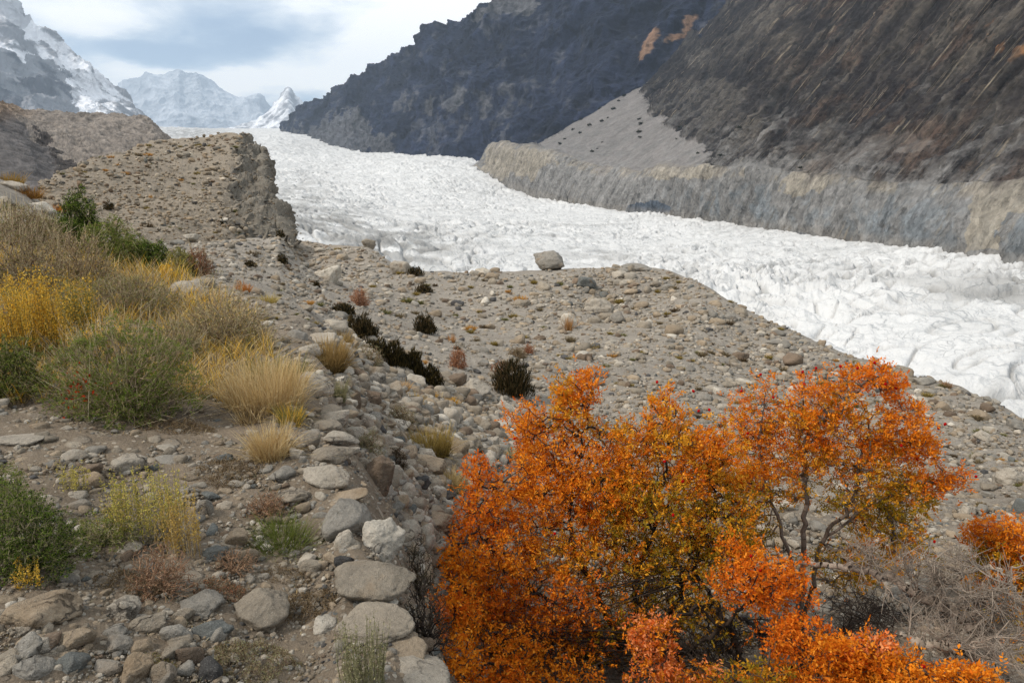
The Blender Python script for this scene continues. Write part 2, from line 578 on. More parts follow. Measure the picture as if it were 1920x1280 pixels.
# ================================================================== THE SETTING
# ------------------------------------------------------------------ height fields on a polar control net (thin plate through points read off the photo)
class Field:
    def __init__(self, uvr, extra, th_lim, r_lim, res=(300, 340), k=3.0, off=3.0, lam=1e-4):
        pts = []
        for u, v, r in uvr:
            p = at(u, v, r)
            pts.append((math.atan2(p[0], p[1]), math.log(r), p[2] / (r + off)))
        for th, r, z in extra:
            pts.append((th, math.log(r), z / (r + off)))
        a = np.array(pts)
        X = a[:, :2] * (k, 1)
        n = len(X)
        d = np.linalg.norm(X[:, None] - X[None], axis=2)
        K = np.where(d > 0, d * d * np.log(d + 1e-12), 0) + lam * np.eye(n)
        Pm = np.c_[np.ones(n), X]
        A = np.block([[K, Pm], [Pm.T, np.zeros((3, 3))]])
        w = np.linalg.solve(A, np.r_[a[:, 2], 0, 0, 0])
        self.th = np.linspace(*th_lim, res[0])
        self.lr = np.linspace(math.log(r_lim[0]), math.log(r_lim[1]), res[1])
        T, L = np.meshgrid(self.th, self.lr, indexing='ij')
        Q = np.c_[T.ravel() * k, L.ravel()]
        out = np.empty(len(Q))
        for i in range(0, len(Q), 20000):
            q = Q[i:i + 20000]
            dd = np.linalg.norm(q[:, None] - X[None], axis=2)
            out[i:i + 20000] = np.where(dd > 0, dd * dd * np.log(dd + 1e-12), 0) @ w[:n] + w[n] + q @ w[n + 1:]
        self.g = out.reshape(T.shape)
        self.off = off

    def z(self, th, r):
        a = np.clip((th - self.th[0]) / (self.th[1] - self.th[0]), 0, len(self.th) - 1.001)
        lr = np.log(np.maximum(r, 1e-3))
        b = np.clip((lr - self.lr[0]) / (self.lr[1] - self.lr[0]), 0, len(self.lr) - 1.001)
        i, j = a.astype(int), b.astype(int)
        s, t = a - i, b - j
        g = self.g
        w = (g[i, j] * (1 - s) + g[i + 1, j] * s) * (1 - t) + (g[i, j + 1] * (1 - s) + g[i + 1, j + 1] * s) * t
        return w * (np.exp(np.clip(lr, self.lr[0], self.lr[-1])) + self.off)


def theta(u, v=500):
    d = pix_dir(u, v)
    return math.atan2(d[0], d[1])


NEAR = [
    # the stony terrace the camera stands on
    (0, 1280, 2.25), (200, 1280, 2.15), (400, 1280, 2.1), (600, 1280, 2.08), (790, 1280, 2.08),
    (0, 1100, 2.85), (200, 1100, 2.78), (400, 1100, 2.72), (600, 1100, 2.72), (740, 1100, 2.72),
    (0, 960, 3.55), (300, 960, 3.45), (520, 950, 3.45), (690, 950, 3.45),
    (0, 830, 4.5), (200, 830, 4.45), (400, 830, 4.4), (640, 830, 4.45),
    (0, 740, 5.4), (250, 740, 5.4), (450, 740, 5.5), (610, 730, 5.7),
    (0, 650, 6.9), (250, 650, 7.1), (450, 650, 7.3), (590, 655, 7.3),
    (520, 590, 9.5), (480, 540, 12.5), (400, 520, 13.5), (570, 590, 9.8),
    (0, 560, 9.5), (250, 560, 11), (0, 480, 13), (150, 490, 14.5), (280, 500, 15),
    (0, 400, 20), (90, 420, 20), (0, 338, 27), (45, 365, 25), (95, 405, 24), (200, 450, 22), (300, 490, 20),
    # the wall of boulders and the trough beside the terrace
    (850, 1255, 3.9), (885, 1240, 4.3), (825, 1120, 4.4), (795, 1000, 4.8), (760, 900, 5.4), (720, 830, 6.2), (690, 760, 7.4), (660, 690, 9.0), (640, 640, 11),
    (1000, 1270, 4.9), (950, 1100, 5.6), (900, 950, 6.4), (860, 860, 7.6), (800, 780, 9.2), (730, 700, 12), (690, 640, 15),
    (1300, 1280, 5.2), (1150, 1150, 5.9), (1050, 1000, 7.2), (980, 880, 9.4), (900, 790, 11.8), (820, 700, 15.5), (740, 640, 18),
    (1400, 1030, 8.2), (1250, 950, 9.2), (1200, 850, 12.0), (1100, 780, 15),
    (1650, 1280, 5.6), (1650, 1080, 8.0), (1920, 1280, 5.9), (1920, 1100, 8.0), (1920, 900, 13), (1700, 900, 12.5), (1500, 880, 11.8),
    # the open slope of the moraine
    (610, 590, 19), (650, 570, 23), (600, 530, 30), (480, 490, 27), (640, 500, 40), (700, 500, 43), (560, 470, 48),
    (800, 620, 23), (800, 560, 33), (900, 650, 21), (900, 560, 34), (1000, 650, 22), (1000, 570, 33), (1100, 600, 29), (1120, 540, 39),
    (1200, 680, 20), (1250, 600, 29), (1250, 540, 39), (1350, 750, 17), (1400, 650, 25), (1500, 750, 18.5), (1600, 740, 21), (1700, 780, 18), (1850, 840, 16),
    # its crest above the glacier
    (560, 452, 66), (620, 461, 62), (690, 463, 60), (740, 495, 56), (780, 508, 54), (850, 512, 53), (1000, 506, 52), (1150, 498, 50), (1250, 508, 47),
    (1300, 520, 45), (1400, 577, 41), (1500, 625, 37), (1600, 668, 33), (1700, 702, 30), (1800, 730, 27.5), (1860, 752, 26), (1920, 782, 25),
    (300, 470, 27), (380, 455, 31), (250, 440, 30), (450, 448, 38), (500, 448, 44), (535, 450, 52),
]
drop = [  # the far sides, falling to the glacier
    *[(theta(u, v), r * 1.22, at(u, v, r)[2] - r * 0.24) for u, v, r in NEAR[-26:] if (v, u) in {(452, 560), (461, 620), (463, 690), (495, 740), (508, 780), (512, 850), (506, 1000), (498, 1150), (508, 1250),
      (520, 1300), (577, 1400), (625, 1500), (668, 1600), (702, 1700), (730, 1800), (752, 1860), (782, 1920)}],
    (theta(545, 400), 75, -24), (theta(480, 400), 62, -14), (theta(420, 400), 55, -10), (theta(330, 400), 48, -8), (theta(230, 400), 44, -7), (theta(130, 400), 42, -6), (theta(400, 400), 110, -40), (theta(200, 400), 100, -30), (theta(600, 400), 130, -60),
    (theta(0, 338), 38, -3), (theta(45, 365), 36, -3.2), (theta(0, 338), 60, -2),
    *[(t, 215, -72) for t in (-0.62, -0.4, -0.2, 0, 0.2, 0.4, 0.62)],
    *[(t, 95, -44) for t in (-0.1, 0.1, 0.3, 0.5, 0.64)],
    (theta(0, 330), 110, -12), (-1.0, 120, -10),
    # round the camera's feet
    *[(t, 0.7, -1.70) for t in (-1.2, -0.6, -0.2)], (0.1, 0.7, -1.78), (0.6, 0.7, -2.1), (1.2, 0.7, -2.3),
    (-1.0, 2.3, -1.65), (-1.0, 6, -1.5), (-1.0, 14, -0.4), (-1.0, 30, 1.5), (0.35, 2.0, -2.6), (0.6, 2.2, -2.8), (1.0, 2.4, -2.9), (0.9, 5, -3.6), (0.9, 12, -5.2), (0.9, 25, -9),
]
ground_field = Field(NEAR, drop, (-1.25, 1.15), (0.45, 225), (420, 420))


def settle_crest():
    """let the moraine's crest down to the height it has above the ice"""
    line = np.array([(535, 440), (560, 452), (600, 458), (620, 461), (690, 465), (715, 478), (740, 497), (780, 508), (850, 512), (1000, 507), (1150, 500), (1250, 508), (1300, 522), (1400, 577), (1500, 625),
                     (1600, 668), (1700, 702), (1800, 731), (1860, 752), (1920, 784), (2100, 900)], float)
    p = at(line[:, 0], line[:, 1], np.ones(len(line)))
    lt = np.arctan2(p[:, 0], p[:, 1])
    f = ground_field
    r = np.exp(f.lr)
    for _ in range(4):
        t = f.g * (r + f.off) / r
        zone = (r > 14) & (r < 100)
        tt = np.where(zone[None], t, -9)
        k = tt.argmax(1)
        want = np.interp(f.th, lt, p[:, 2])
        dt = (want - tt.max(1)) * smooth(f.th, lt[0] - 0.03, lt[0] + 0.01)
        rc = r[k]
        w = smooth(np.log(r)[None] - np.log(rc)[:, None], -0.75, -0.05)
        f.g = f.g + dt[:, None] * w * (r / (r + f.off))[None]


settle_crest()


def ground_z(x, y, detail=True):
    r = np.hypot(x, y)
    th = np.arctan2(x, y)
    z = ground_field.z(np.clip(th, -1.2, 1.1), r)
    if detail:
        p = np.c_[np.ravel(x), np.ravel(y), np.zeros(np.size(x))]
        rr = np.ravel(r)
        d = 0.10 * fbm(p / 3.1, 4) * smooth(rr, 1.5, 7) + 0.05 * perlin(p / 0.83) * smooth(rr, 1, 4)
        d += 0.25 * fbm(p / 13.0, 3) * smooth(rr, 14, 40)
        z = z + d.reshape(np.shape(x))
    return z


_RR = np.exp(np.linspace(math.log(0.9), math.log(200), 900))


def hit(u, v):
    """the first ground point seen through a pixel of the photo"""
    d = pix_dir(u, v)
    h = math.hypot(d[0], d[1])
    x, y, t = d[0] / h * _RR, d[1] / h * _RR, d[2] / h * _RR
    g = ground_z(x, y)
    k = np.nonzero(g >= t)[0]
    if len(k) == 0 or k[0] == 0:
        i = int(np.argmin(np.abs(g - t)))
        return np.array([x[i], y[i], g[i]])
    i = k[0]
    a = (t[i - 1] - g[i - 1]) / ((t[i - 1] - g[i - 1]) + (g[i] - t[i]) + 1e-9)
    r = _RR[i - 1] + a * (_RR[i] - _RR[i - 1])
    x, y = d[0] / h * r, d[1] / h * r
    return np.array([x, y, float(ground_z(np.array([x]), np.array([y]))[0])])


def build_ground():
    th = np.concatenate([np.linspace(-1.9, -0.74, 50)[:-1], np.linspace(-0.74, 0.74, 720), np.linspace(0.74, 1.9, 50)[1:]])
    lr = np.linspace(math.log(0.40), math.log(222), 640)
    T, L = np.meshgrid(th, lr, indexing='ij')
    R = np.exp(L)
    x, y = np.sin(T) * R, np.cos(T) * R
    z = ground_z(x, y)
    p = np.c_[x.ravel(), y.ravel(), np.zeros(x.size)]
    fine = 0.018 * fbm(p / 0.22, 3) * smooth(R.ravel(), 14, 5) + 0.05 * ridged(p / 0.9, 3) * smooth(R.ravel(), 60, 12) * smooth(R.ravel(), 3, 6)
    z = z + fine.reshape(z.shape)
    P = np.stack([x, y, z], -1)
    u, v = project(P)
    near = np.array(lin(120, 107, 91))
    slope = np.array(lin(138, 130, 119))
    hump = np.array(lin(134, 120, 102))
    c = np.empty(P.shape)
    w = smooth(R, 5, 15)[..., None]
    c[:] = near * (1 - w) + slope * w
    wh = (smooth(R, 40, 70) * smooth(T, -0.15, -0.28))[..., None]
    c = c * (1 - wh) + hump * wh
    n = (fbm(p / 9.0 + 4, 4).reshape(u.shape))[..., None]
    c *= 1 + 0.16 * n
    g = Geo()
    g.add(P, grid_faces(len(th), len(lr))[:, ::-1], c.reshape(-1, 3))
    o = g.build('ground', M['ground'])
    tag(o, 'stony grey brown moraine ground from the terrace to the crest above the ice', None, None, 'structure')


build_ground()

# the brown hump of the moraine with its broken face towards the ice
HUMP = [
    [(20, 560, 20), (30, 500, 25), (45, 440, 34), (60, 385, 48), (75, 347, 62), (80, 362, 72), (90, 420, 82)],
    [(150, 520, 22), (140, 460, 29), (130, 400, 42), (124, 360, 58), (120, 325, 78), (124, 342, 92), (130, 400, 105)],
    [(260, 520, 22), (240, 460, 30), (215, 400, 46), (195, 345, 68), (180, 302, 96), (184, 320, 112), (190, 380, 130)],
    [(340, 520, 23), (310, 460, 31), (285, 400, 48), (265, 340, 76), (250, 284, 117), (252, 304, 138), (260, 360, 155)],
    [(420, 520, 25), (385, 460, 34), (355, 395, 54), (330, 330, 88), (312, 270, 135), (315, 293, 160), (320, 350, 180)],
    [(470, 505, 31), (430, 447, 41), (400, 385, 62), (388, 325, 96), (382, 261, 140), (388, 288, 165), (395, 340, 185)],
    [(500, 490, 36), (455, 434, 50), (428, 378, 71), (430, 318, 102), (441, 257, 138), (450, 284, 165), (460, 340, 185)],
    [(515, 480, 41), (476, 436, 54), (444, 388, 73), (446, 332, 101), (464, 268, 136), (470, 294, 162), (480, 340, 180)],
    [(535, 472, 46), (506, 438, 58), (482, 390, 77), (478, 334, 104), (488, 283, 131), (492, 306, 152), (500, 350, 170)],
    [(552, 466, 52), (525, 440, 62), (517, 394, 82), (500, 335, 108), (494, 292, 128), (501, 320, 145), (510, 360, 160)],
    [(540, 530, 62), (525, 500, 76), (515, 460, 95), (500, 410, 122), (490, 380, 145), (490, 370, 160), (495, 390, 175)],
]


def build_hump():
    nu, nv = 620, 420
    P, u, v = patch(HUMP, nu, nv)
    N = normals(P)
    q = P.reshape(-1, 3)
    s = np.repeat(np.linspace(0, len(HUMP) - 1, nu)[:, None], nv, 1)
    n = fbm(q / 9, 5, 0.55)
    n2 = fbm(q / 1.6, 4, 0.6)
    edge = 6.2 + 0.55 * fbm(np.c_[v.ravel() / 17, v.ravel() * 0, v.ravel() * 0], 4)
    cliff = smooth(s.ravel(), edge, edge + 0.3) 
    d = 0.5 * n + 0.14 * n2 + 0.5 * fbm(q / 24, 3) + cliff * (1.3 * fbm(q / 5.5, 5, 0.6) + 0.8 * ridged(q / (5, 5, 14), 4))
    P = q + N.reshape(-1, 3) * d[:, None]
    c = np.empty((len(q), 3))
    c[:] = np.array(lin(129, 118, 103))
    c *= (1 + 0.14 * n + 0.10 * n2)[:, None]
    cc = np.array(lin(106, 100, 90)) * (1 + 0.3 * n2 + 0.25 * n)[:, None]  # broken face darker: wet rock, plus overhang shade put into the colour
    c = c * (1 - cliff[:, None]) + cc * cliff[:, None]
    g = Geo()
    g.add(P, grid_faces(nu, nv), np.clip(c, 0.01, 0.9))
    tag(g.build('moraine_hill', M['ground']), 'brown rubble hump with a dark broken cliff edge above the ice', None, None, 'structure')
    return P.reshape(nu, nv, 3), N, s


HUMP_P, HUMP_N, HUMP_S = build_hump()

# ------------------------------------------------------------------ glacier
ICE = [
    (1920, 790, 205), (1920, 700, 235), (1700, 690, 240), (1500, 625, 290), (1300, 525, 420), (1000, 508, 440), (800, 510, 420), (700, 470, 470), (600, 455, 480), (535, 425, 520),
    (1920, 620, 290), (1700, 570, 340), (1500, 520, 440), (1200, 455, 640), (900, 415, 740), (700, 395, 830), (560, 370, 850), (1000, 445, 600),
    (1920, 545, 370), (1700, 505, 450), (1500, 470, 560), (1300, 440, 690),
    (1920, 506, 430), (1700, 468, 525), (1500, 441, 650), (1300, 414, 810), (1130, 393, 1000), (960, 366, 1280), (900, 330, 1500), (870, 310, 1700), (800, 296, 2000), (640, 285, 2600), (540, 254, 3500),
    (520, 335, 1250), (640, 325, 1600), (800, 335, 1350), (500, 285, 2300), (480, 264, 2900), (400, 252, 3600), (330, 246, 4200), (310, 262, 3300), (450, 246, 4800), (380, 242, 5200),
]
ice_field = Field(ICE, [(0.75, 300, -58), (0.75, 150, -70), (-0.2, 250, -66), (0.2, 220, -70), (0.4, 160, -70), (-0.5, 900, -30), (-0.5, 5200, 300), (0.75, 420, -52), (0.5, 1500, -20), (0.3, 3000, 60), (-0.1, 5200, 330)],
                  (-0.72, 0.95), (120, 5400), (300, 300), off=200, lam=1e-3)


def build_ice():
    th = np.linspace(-0.52, 0.78, 1000)
    lr = np.linspace(math.log(130), math.log(5300), 760)
    T, L = np.meshgrid(th, lr, indexing='ij')
    R = np.exp(L)
    x, y = np.sin(T) * R, np.cos(T) * R
    z = ice_field.z(T, R)
    p = np.c_[x.ravel(), y.ravel(), np.zeros(x.size)]
    rr = R.ravel()
    wx = np.c_[perlin(p / 60 + 3), perlin(p / 60 + 40), np.zeros(len(p))]
    a = 0.5
    rot = np.array([[math.cos(a), math.sin(a), 0], [-math.sin(a), math.cos(a), 0], [0, 0, 1]])
    q = (p + 16 * wx) @ rot.T
    waves = ridged(q / (36, 20, 1), 6, 0.6)
    # serac blades: sharp wedge ridges standing across the flow
    n1 = 1 - np.abs(perlin(q / (26, 15, 1) + 7)) * 2.0
    n2 = 1 - np.abs(perlin(q / (11, 8, 1) + 31)) * 2.0
    big = smooth(fbm(p / 150 + 5, 3), -0.5, 0.5)
    size = smooth(fbm(p / 70 + 21, 3), -0.4, 0.5)
    fins = 1 - np.abs(perlin(np.c_[q[:, 0] / 9, q[:, 1] / 30, q[:, 0] * 0] + 13)) * 2.4
    cracks = smooth(np.abs(perlin(np.c_[q[:, 0] / 21, q[:, 1] / 46, q[:, 0] * 0] + 61)), 0.10, 0.0) * smooth(big, 0.2, 0.7)
    cracks2 = smooth(np.abs(perlin(np.c_[q[:, 0] / 44, q[:, 1] / 17, q[:, 0] * 0] + 81)), 0.07, 0.0)
    tt = T.ravel()
    edge = np.exp(-((tt - 0.27) / 0.16) ** 2) * smooth(rr, 520, 380)      # the tall blades along the near edge
    d = (3.0 * waves + (2.2 + 3.4 * size) * n1 + 1.5 * n2) * (0.45 + 0.7 * big) + edge * 6.5 * fins - 5.0 * cracks - 2.6 * cracks2
    d += 0.9 * fbm(p / 4.5, 4) * smooth(rr, 900, 300) + 0.5 * ridged(p / 7.5, 3) * smooth(rr, 900, 300)
    far = smooth(rr, 700, 1800)
    d = d * (0.58 + 0.4 * edge) * (1 + 0.15 * far) + far * 5 * ridged(p / 110, 6, 0.62)
    z = z + d.reshape(z.shape)
    P = np.stack([x, y, z], -1)
    u, v = project(P)
    white = np.array((0.585, 0.58, 0.566))
    c = np.empty((len(p), 3))
    c[:] = white
    # rock flour and rubble lying on the ice near its banks, and shade painted into its hollows
    uu, vv = u.ravel(), v.ravel()
    n = fbm(p / (30, 30, 1) + 2, 5)
    dirt_shade = np.zeros(len(p))
    for (cu, cv, su, sv, am) in [(600, 425, 110, 40, 1.1), (730, 455, 150, 32, 0.95), (560, 380, 70, 50, 0.7), (1120, 480, 160, 14, 0.4), (760, 490, 120, 18, 0.7), (1890, 545, 130, 36, 0.95), (1700, 520, 200, 16, 0.35), (700, 425, 160, 25, 0.4), (350, 250, 90, 14, 0.9), (560, 275, 60, 12, 0.3)]:
        dirt_shade = np.maximum(dirt_shade, am * np.exp(-(((uu - cu) / su) ** 2 + ((vv - cv) / sv) ** 2)))
    dirt_shade = dirt_shade * smooth(n, -0.65, 0.25) + 0.16 * smooth(n, 0.25, 0.7)
    band = smooth(fbm(np.c_[(q[:, 1] + 30 * wx[:, 0]) / 26, q[:, 0] / 420, q[:, 0] * 0 + 4], 4, 0.6), 0.25, 0.75) * 0.34
    dirt_shade = np.maximum(dirt_shade, band)
    hollow = smooth(d, -1.0, -6.0) * 0.6 * smooth(rr, 1100, 400) + 0.5 * np.maximum(cracks, 0.7 * cracks2) * smooth(rr, 900, 500)  # crevasse bottoms and low spots greyed: shade put into the ice colour
    dirt_shade = np.clip(dirt_shade + hollow, 0, 0.9)[:, None]
    c = c * (1 - dirt_shade) + np.array(lin(128, 126, 122)) * dirt_shade
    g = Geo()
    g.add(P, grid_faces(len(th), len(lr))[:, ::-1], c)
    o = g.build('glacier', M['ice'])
    tag(o, 'broad white glacier of jagged ice ridges filling the valley', None, None, 'structure')


build_ice()


# ------------------------------------------------------------------ mountains
def skyline(cols, nu, nv, name, mat, label, paint, amp, scl, rid=True, octs=7, big=None):
    P, u, v = patch(cols, nu, nv)
    N = normals(P)
    q = P.reshape(-1, 3)
    w = np.ones(u.shape)
    d = (ridged(q / scl, octs, 0.55) if rid else fbm(q / scl, octs, 0.55)).reshape(u.shape)
    if big:
        P = P + N * (big[0] * ridged(q / (big[1], big[1], big[1] * 2.2) + 3, 3, 0.5).reshape(u.shape) * smooth(v, -60, 60))[..., None]
    P = P + N * (amp * d * w)[..., None]
    c = paint(P, N, u, v, d)
    g = Geo()
    g.add(P, grid_faces(nu, nv), np.clip(c, 0.004, 0.95).reshape(-1, 3))
    o = g.build(name, mat)
    return tag(o, label, None, None, 'structure')


def simple_cols(sky, base_v, r0, r1, rows=5, power=1.0):
    cols = []
    for u, v in sky:
        col = []
        for k in range(rows):
            s = k / (rows - 1)
            bv = base_v(u) if callable(base_v) else base_v
            col.append((u, bv + (v - bv) * s ** power, r0 * (r1 / r0) ** s))
        cols.append(col)
    return cols


def paint_far(P, N, u, v, d):
    q = P.reshape(-1, 3)
    n = fbm(q / 220, 6, 0.6).reshape(u.shape)
    n2 = fbm(q / (60, 60, 60) + 8, 5, 0.6).reshape(u.shape)
    c = np.empty(P.shape)
    c[:] = lin(32, 38, 54)
    c *= (1 + 0.45 * n + 0.35 * d * 0.6)[..., None]
    pale = smooth(n2 + 0.5 * n, 0.35, 0.9) * 0.45
    # pale gravel ledges and the scree at the foot
    foot = in_poly(u + 25 * n, v + 18 * n2, [(530, 300), (530, 250), (600, 235), (660, 205), (690, 235), (740, 265), (770, 300)])
    ledge = in_poly(u + 30 * n2, v + 12 * n, [(900, 170), (1010, 140), (1040, 160), (930, 225), (760, 215), (770, 190)])
    rim = in_poly(u + 20 * n, v + 10 * n2, [(870, 40), (940, -5), (1010, -10), (990, 25), (930, 40)])
    pale = np.maximum(pale, foot * 0.72)
    pale = np.maximum(pale, ledge * 0.65 * smooth(n2, -0.2, 0.5))
    pale = np.maximum(pale, rim * 0.7)
    c = c * (1 - pale[..., None]) + np.array(lin(92, 92, 93)) * pale[..., None]
    rust = in_poly(u + 14 * n2, v + 14 * n, [(1205, 95), (1235, 45), (1250, 60), (1235, 85), (1212, 118)]) | in_poly(u + 10 * n2, v + 10 * n, [(1255, 80), (1285, 30), (1305, 20), (1280, 60)])
    c[rust] = c[rust] * 0.4 + np.array(lin(138, 108, 82)) * 0.6
    return c


SKY_FAR = [(505, 300), (532, 254), (548, 225), (566, 204), (600, 176), (640, 150), (668, 141), (690, 146), (712, 128), (740, 115), (776, 96), (797, 62), (830, 46), (862, 32), (905, 16), (940, 2), (1010, -42), (1150, -130), (1320, -210), (1520, -280)]


def _far_base(u):
    return float(np.interp(u, [505, 640, 800, 900, 1520], [312, 318, 335, 350, 380]))


def _far_cols():
    cols = []
    for u, v in SKY_FAR:
        r0 = float(np.interp(u, [505, 640, 800, 900, 1000, 1520], [3700, 2600, 1980, 1700, 1600, 1300]))
        r1 = r0 * (1.32 if u > 690 else 1.18 + 0.1 * (u - 500) / 190)
        bv = _far_base(u)
        cols.append([(u, bv + (v - bv) * s, r0 * (r1 / r0) ** (s ** 0.9)) for s in np.linspace(0, 1, 7)])
    return cols


skyline(_far_cols(), 700, 380, 'far_mountain', M['far_rock'], 'long dark blue grey mountainside running down to the bend of the glacier', paint_far, 22, 120, big=(46, 420))

FACE = [
    [(870, 345, 1640), (880, 318, 1650), (900, 300, 1640), (921, 267, 1640), (998, 271, 1680), (1105, 205, 1760), (1215, 128, 1850), (1330, -40, 2050)],
    [(1000, 385, 1225), (1000, 365, 1235), (1000, 330, 1250), (1012, 283, 1265), (1062, 274, 1310), (1160, 205, 1480), (1265, 120, 1620), (1390, -60, 1800)],
    [(1130, 415, 995), (1130, 392, 1005), (1130, 360, 1015), (1150, 320, 1040), (1180, 300, 1085), (1250, 215, 1230), (1340, 110, 1360), (1470, -80, 1520)],
    [(1300, 440, 805), (1300, 413, 815), (1290, 370, 825), (1280, 316, 845), (1300, 300, 890), (1360, 210, 990), (1440, 100, 1090), (1560, -100, 1220)],
    [(1500, 470, 645), (1500, 440, 655), (1490, 385, 668), (1480, 325, 690), (1500, 308, 722), (1550, 210, 810), (1610, 90, 895), (1700, -110, 1000)],
    [(1700, 500, 520), (1700, 467, 530), (1700, 410, 540), (1705, 350, 560), (1715, 330, 588), (1745, 210, 665), (1785, 90, 735), (1840, -120, 820)],
    [(1920, 550, 425), (1920, 505, 432), (1915, 430, 450), (1912, 345, 480), (1925, 325, 500), (1940, 210, 560), (1960, 90, 620), (1990, -120, 690)],
    [(2250, 640, 320), (2250, 570, 330), (2250, 460, 350), (2250, 360, 385), (2250, 330, 400), (2255, 210, 440), (2260, 90, 490), (2270, -140, 550)],
]


def build_scree_bushes(q, uu, vv, s, N):
    g = np.random.default_rng(8)
    spots = [(1113, 196), (1125, 205), (1090, 225), (1105, 235), (1140, 222), (1128, 228), (1075, 245), (1088, 250), (1150, 205), (1170, 180), (1160, 190), (1185, 160), (1200, 225), (1203, 233), (1198, 248), (1200, 258), (1130, 268), (1120, 280),
             (1308, 288), (1290, 262), (1268, 262), (1275, 240), (1350, 292), (1385, 240), (1110, 285), (1060, 262), (1050, 270), (1425, 320), (1690, 270), (1735, 268), (1500, 315)]
    vs, fs = [], []
    base = None
    for a, b in spots:
        i = int(np.argmin((uu - a) ** 2 + (vv - b) ** 2))
        p = q[i]
        w = scale_at(p) * g.uniform(5, 11)
        if base is None:
            geo = Geo()
            m = 90
            d = g.normal(size=(m, 3))
            d /= np.linalg.norm(d, axis=1)[:, None]
            d[:, 2] = np.abs(d[:, 2])
            r = g.uniform(0.3, 1.0, (m, 1)) * (0.5, 0.5, 0.55)
            c = d * r
            e = g.normal(0, 0.10, (m, 3, 3))
            geo.add((c[:, None] + e), np.arange(3 * m).reshape(m, 3), np.array(lin(40, 42, 30)))
            base = geo.mesh('scree_bush', M['far_leaf'], False)
        o = bpy.data.objects.new('scree_bush', base)
        C.objects.link(o)
        o.location = tuple(p)
        o.scale = (w, w, w * g.uniform(0.7, 1.1))
        o.rotation_euler = (0, 0, g.uniform(0, 6.28))
        tag(o, 'tiny dark bush dotting the pale scree fan across the ice', 'bush', 'dark bushes dotted over the far scree')


for _c in FACE[2:7]:
    _c[4] = (_c[4][0], _c[4][1], _c[3][2] + 0.4 * (_c[4][2] - _c[3][2]))


